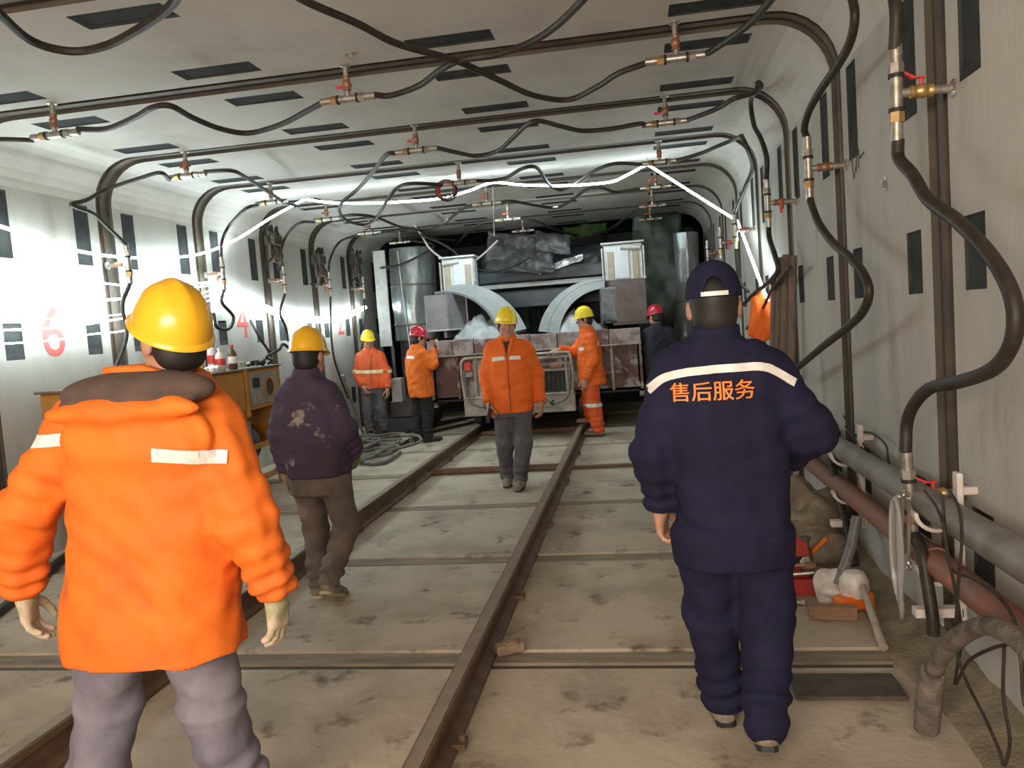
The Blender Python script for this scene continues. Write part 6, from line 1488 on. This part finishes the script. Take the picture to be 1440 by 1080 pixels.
mb = MB(); mb.box((-0.03, -0.03, -0.005), (0.14, 0.08, 0.07), Matrix.Rotation(0.4, 3, 'Z')); mb.box((0.055, -0.01, 0.0), (0.05, 0.09, 0.09)); mb.build('base', OB, t, bevel=0.012)
mb = MB(); mb.box((0, 0, 0.033), (0.21, 0.055, 0.062), Matrix.Rotation(-0.12, 3, 'Z')); mb.cyl((0.01, -0.031, 0.03), (0.012, -0.026, 0.03), 0.014, n=10)
tag(mb.build('wood_block', WOOD, loc=(0.83, 3.80, 0.0), bevel=0.004), 'brown wooden block with a knot lying before the white bag', 'wood block')
mb = MB(); mb.tube([(0.965, 3.78, 0.16), (0.955, 3.6, 0.085), (0.945, 3.42, 0.022)], [0.016, 0.018, 0.020], 10)
tag(rebase(mb.build('wooden_stick', mat('pale_stick', (0.42, 0.36, 0.29), 0.7, col2=(0.3, 0.25, 0.2), scale=14), smooth=True), (0.945, 3.42, 0.0)), 'pale round stick leaning from the power tool to the floor', 'stick')
mb = MB(); mb.tube([(0.90, 3.98, 0.10), (0.98, 4.02, 0.28), (1.02, 4.05, 0.42)], 0.026, 10)
tag(rebase(mb.build('grey_tube', HOSEG, smooth=True), (0.90, 3.98, 0.10)), 'short grey tube leaning up from the white bag to the wall', 'tube')
mb = MB(); mb.cyl((0.64, 4.02, 0.014), (0.73, 3.98, 0.014), 0.012, n=8); mb.cyl((0.725, 3.982, 0.014), (0.745, 3.973, 0.014), 0.02, n=6)
tag(rebase(mb.build('steel_pin', STEEL), (0.68, 4.0, 0)), 'bright steel bolt lying by the navy trouser leg', 'bolt')
RAG = mat('beige_sacking', (0.36, 0.30, 0.22), 0.9, col2=(0.24, 0.20, 0.15), scale=10, bump=0.5)
lump('sandbag', 'lumpy beige sack of rubble at the foot of right wall, upper one', (0.93, 5.05, 0.14), (0.20, 0.26, 0.14), 12, RAG, 'sack', 0.3, 0.012)
lump('sandbag', 'lumpy beige sack of rubble at the foot of right wall, lower one', (0.90, 4.85, 0.0), (0.24, 0.30, 0.11), 15, RAG, 'sack', 0.3, 0.012)
# clear hose coil and spanners hanging from the pipe
ch = thing('hose_coil', [(0.930, 3.114, 0.733)][0], 'coil of clear plastic hose hanging over the red pipe', 'hose')
for k in range(5):
    mb = MB(); w, hgt = 0.065+0.008*k, 0.19+0.012*k; ox = -0.01+0.006*k
    P = [(ox+0.008*k*math.sin(a), w*math.sin(a)+0.01*k, -hgt+hgt*math.cos(a)) for a in [2*math.pi*q/20 for q in range(21)]]
    mb.tube(P, 0.0075, 7, 2, cap=False); mb.build('hose_loop', CLEAR, ch, smooth=True)
CHR = mat('chrome_tool', (0.75, 0.72, 0.68), 0.22, 0.95)
for i, (pts, nm) in enumerate((([(0.970, 3.179, 0.717), (0.970, 3.231, 0.473)], 'left'), ([(0.970, 3.115, 0.718), (0.970, 3.141, 0.473)], 'right'))):
    a, b = Vector(pts[0]), Vector(pts[1]); t = thing('spanner', a, 'chrome combination spanner hanging by the low tee, %s of two' % nm, 'spanner', 'hanging spanners')
    d = b-a; mb = MB(); mb.bar((0, 0, 0), d, 0.006, 0.014, up=(1, 0, 0)); mb.build('shank', CHR, t, bevel=0.002)
    mb = MB(); mb.tube([Vector((0, 0.014*math.cos(q), 0.014*math.sin(q)+0.012)) for q in [6.2832*k/14 for k in range(15)]], 0.006, 6, cap=False); mb.build('ring_end', CHR, t, smooth=True)
    mb = MB(); mb.tube([d+Vector((0, 0.016*math.cos(q), 0.016*math.sin(q)-0.012)) for q in [math.radians(-60+300*k/12) for k in range(13)]], 0.0065, 6); mb.build('open_end', CHR, t, smooth=True)
# timber props against the right wall
for i, (pt, pb_, r_) in enumerate((([(1.140, 6.445, 1.850)][0], [(1.090, 6.640, 0.734)][0], 0.032), ([(1.150, 6.264, 1.858)][0], [(1.100, 6.409, 0.758)][0], 0.034), ([(1.150, 6.025, 1.830)][0], [(1.110, 6.168, 0.782)][0], 0.030), ([(1.090, 6.507, 1.693)][0], [(1.040, 6.640, 0.737)][0], 0.024))):
    a = Vector(pt); b = Vector(pb_); d = (b-a).normalized(); b = a+d*(a.z/-d.z)*0.995
    mb = MB(); mb.tube([a, (a+b)/2+Vector((0.004*i, 0.01, 0)), b], [r_*0.9, r_, r_*1.05], 10, 4)
    tag(rebase(mb.build('timber_prop', mat('muddy_timber', (0.20, 0.155, 0.115), 0.85, col2=(0.12, 0.09, 0.07), scale=9, stretch=(4, 4, 0.6), bump=0.3), smooth=True), (b.x, b.y, 0)), 'muddy timber prop leaning on the right wall, %s of four from the camera' % ('second', 'third', 'farthest', 'nearest')[(1, 0, 3, 2)[i]] if 0 else 'muddy timber prop leaning on the right wall, %s' % ('second from the left', 'third from the left', 'rightmost of four', 'leftmost and thinnest of four')[i], 'timber', 'timber props on the right wall')
# hanging orange jacket
vj = thing('hung_jacket', [(1.073, 7.000, 1.560)][0], 'bright orange jacket hanging on the right wall in the glow of the strip', 'jacket')
f_ = Field((-0.16, -0.16, -0.42), (0.16, 0.16, 0.10), 0.009)
f_.loft([(-0.36, 0.0, 0, 0.095, 0.06), (-0.2, 0, 0, 0.09, 0.055), (-0.05, 0, 0, 0.085, 0.05), (0.02, 0, 0, 0.05, 0.04), (0.05, 0, 0, 0.035, 0.03)], 0, 0.02)
f_.cone((-0.07, 0, -0.02), (-0.10, -0.01, -0.30), 0.032, 0.03, 0.02); f_.cone((0.07, 0, -0.02), (0.105, -0.01, -0.30), 0.032, 0.03, 0.02)
V, Q = f_.net(); V = V+normals(V, Q)*wrinkle(V, 0.008, 9, 0.10, (1.5, 1, 0.4))[:, None]; npobj('jacket_body', V, Q, ORANGE, vj)
mb = MB(); mb.tube([(0, 0.0, 0.03), (0.02, 0.0, 0.09), (0.03, 0.0, 0.10)], 0.006, 6); mb.build('hook', STEEL, vj)
# heap of hoses and cables on the left floor
rs2 = random.Random(12)
FH = 'dusty hoses heaped on the left floor'
for k in range(7):
    c = Vector([(-3.457, 9.787, 0.000)][0])+Vector((rs2.uniform(-.25, .2), rs2.uniform(-.6, .5), 0)); P = []
    a0 = rs2.uniform(0, 6); rx, ry = rs2.uniform(0.22, 0.42), rs2.uniform(0.3, 0.7)
    for q in range(14):
        a = a0+0.62*q; s_ = 1+0.25*math.sin(q*1.7+k)
        P.append(c+Vector((rx*s_*math.cos(a), ry*s_*math.sin(a), 0.022+0.018*k*(0.6+0.4*math.sin(q*0.9+k)))))
    hose('floor_hose', 'dusty grey-black hose coiled in the heap on the left floor', P, 0.020, mat('dusty_hose', (0.10, 0.09, 0.08), 0.7, col2=(0.22, 0.20, 0.17), scale=10), 'hose', FH, 7, 5)
hose('floor_hose', 'grey hose end curling out of the heap towards the left rail', [(-3.339, 8.804, 0.025), (-3.081, 8.561, 0.025), (-2.929, 8.612, 0.025), (-2.919, 8.932, 0.025), (-2.948, 9.285, 0.025)], 0.026, HOSEG)
for i, pts in enumerate(([(-3.122, 9.794, 0.020), (-3.109, 10.776, 0.020), (-2.763, 11.519, 0.020), (-2.372, 12.357, 0.020)], [(-3.405, 10.230, 0.020), (-3.406, 11.450, 0.020), (-3.010, 12.098, 0.020), (-2.686, 12.764, 0.020)], [(-3.458, 10.893, 0.020), (-3.300, 11.879, 0.020), (-2.885, 12.571, 0.020)])):
    hose('floor_cable', 'black cable running along the floor to the wagon, %s' % ('nearest the rail', 'middle one', 'nearest the left wall')[i], pts, 0.022, HOSE, 'cable', 'cables along the left floor')
hose('floor_hose', 'black hose lying along the floor left of the orange-jacketed worker', [(-3.615, 3.536, 0.030), (-3.796, 4.023, 0.030), (-4.004, 4.585, 0.030), (-4.247, 5.162, 0.030), (-4.359, 5.757, 0.030)], 0.028)
mb = MB(); a, b = Vector([(-3.950, 10.219, 0.964)][0]), Vector([(-4.050, 11.112, 0.123)][0]); b.z = 0.0; mb.tube([a, b], 0.02, 10); tag(rebase(mb.build('leaning_pole', PIPEG, smooth=True), b), 'grey pole leaning on the left wall beside the purple jacket', 'pole')
t = thing('floor_machine', (-3.55, 11.75, 0), 'low dark machinery skid on the floor behind the phone holder', 'machine')
part('skid_base', WDARK, t, [((-3.55, 11.75, 0.1), (0.8, 0.9, 0.2))], 0.01); part('skid_block', LOWD, t, [((-3.5, 11.8, 0.33), (0.5, 0.6, 0.26))], 0.02); part('skid_panel', PALE, t, [((-3.62, 11.6, 0.62), (0.16, 0.2, 0.36))], 0.01)
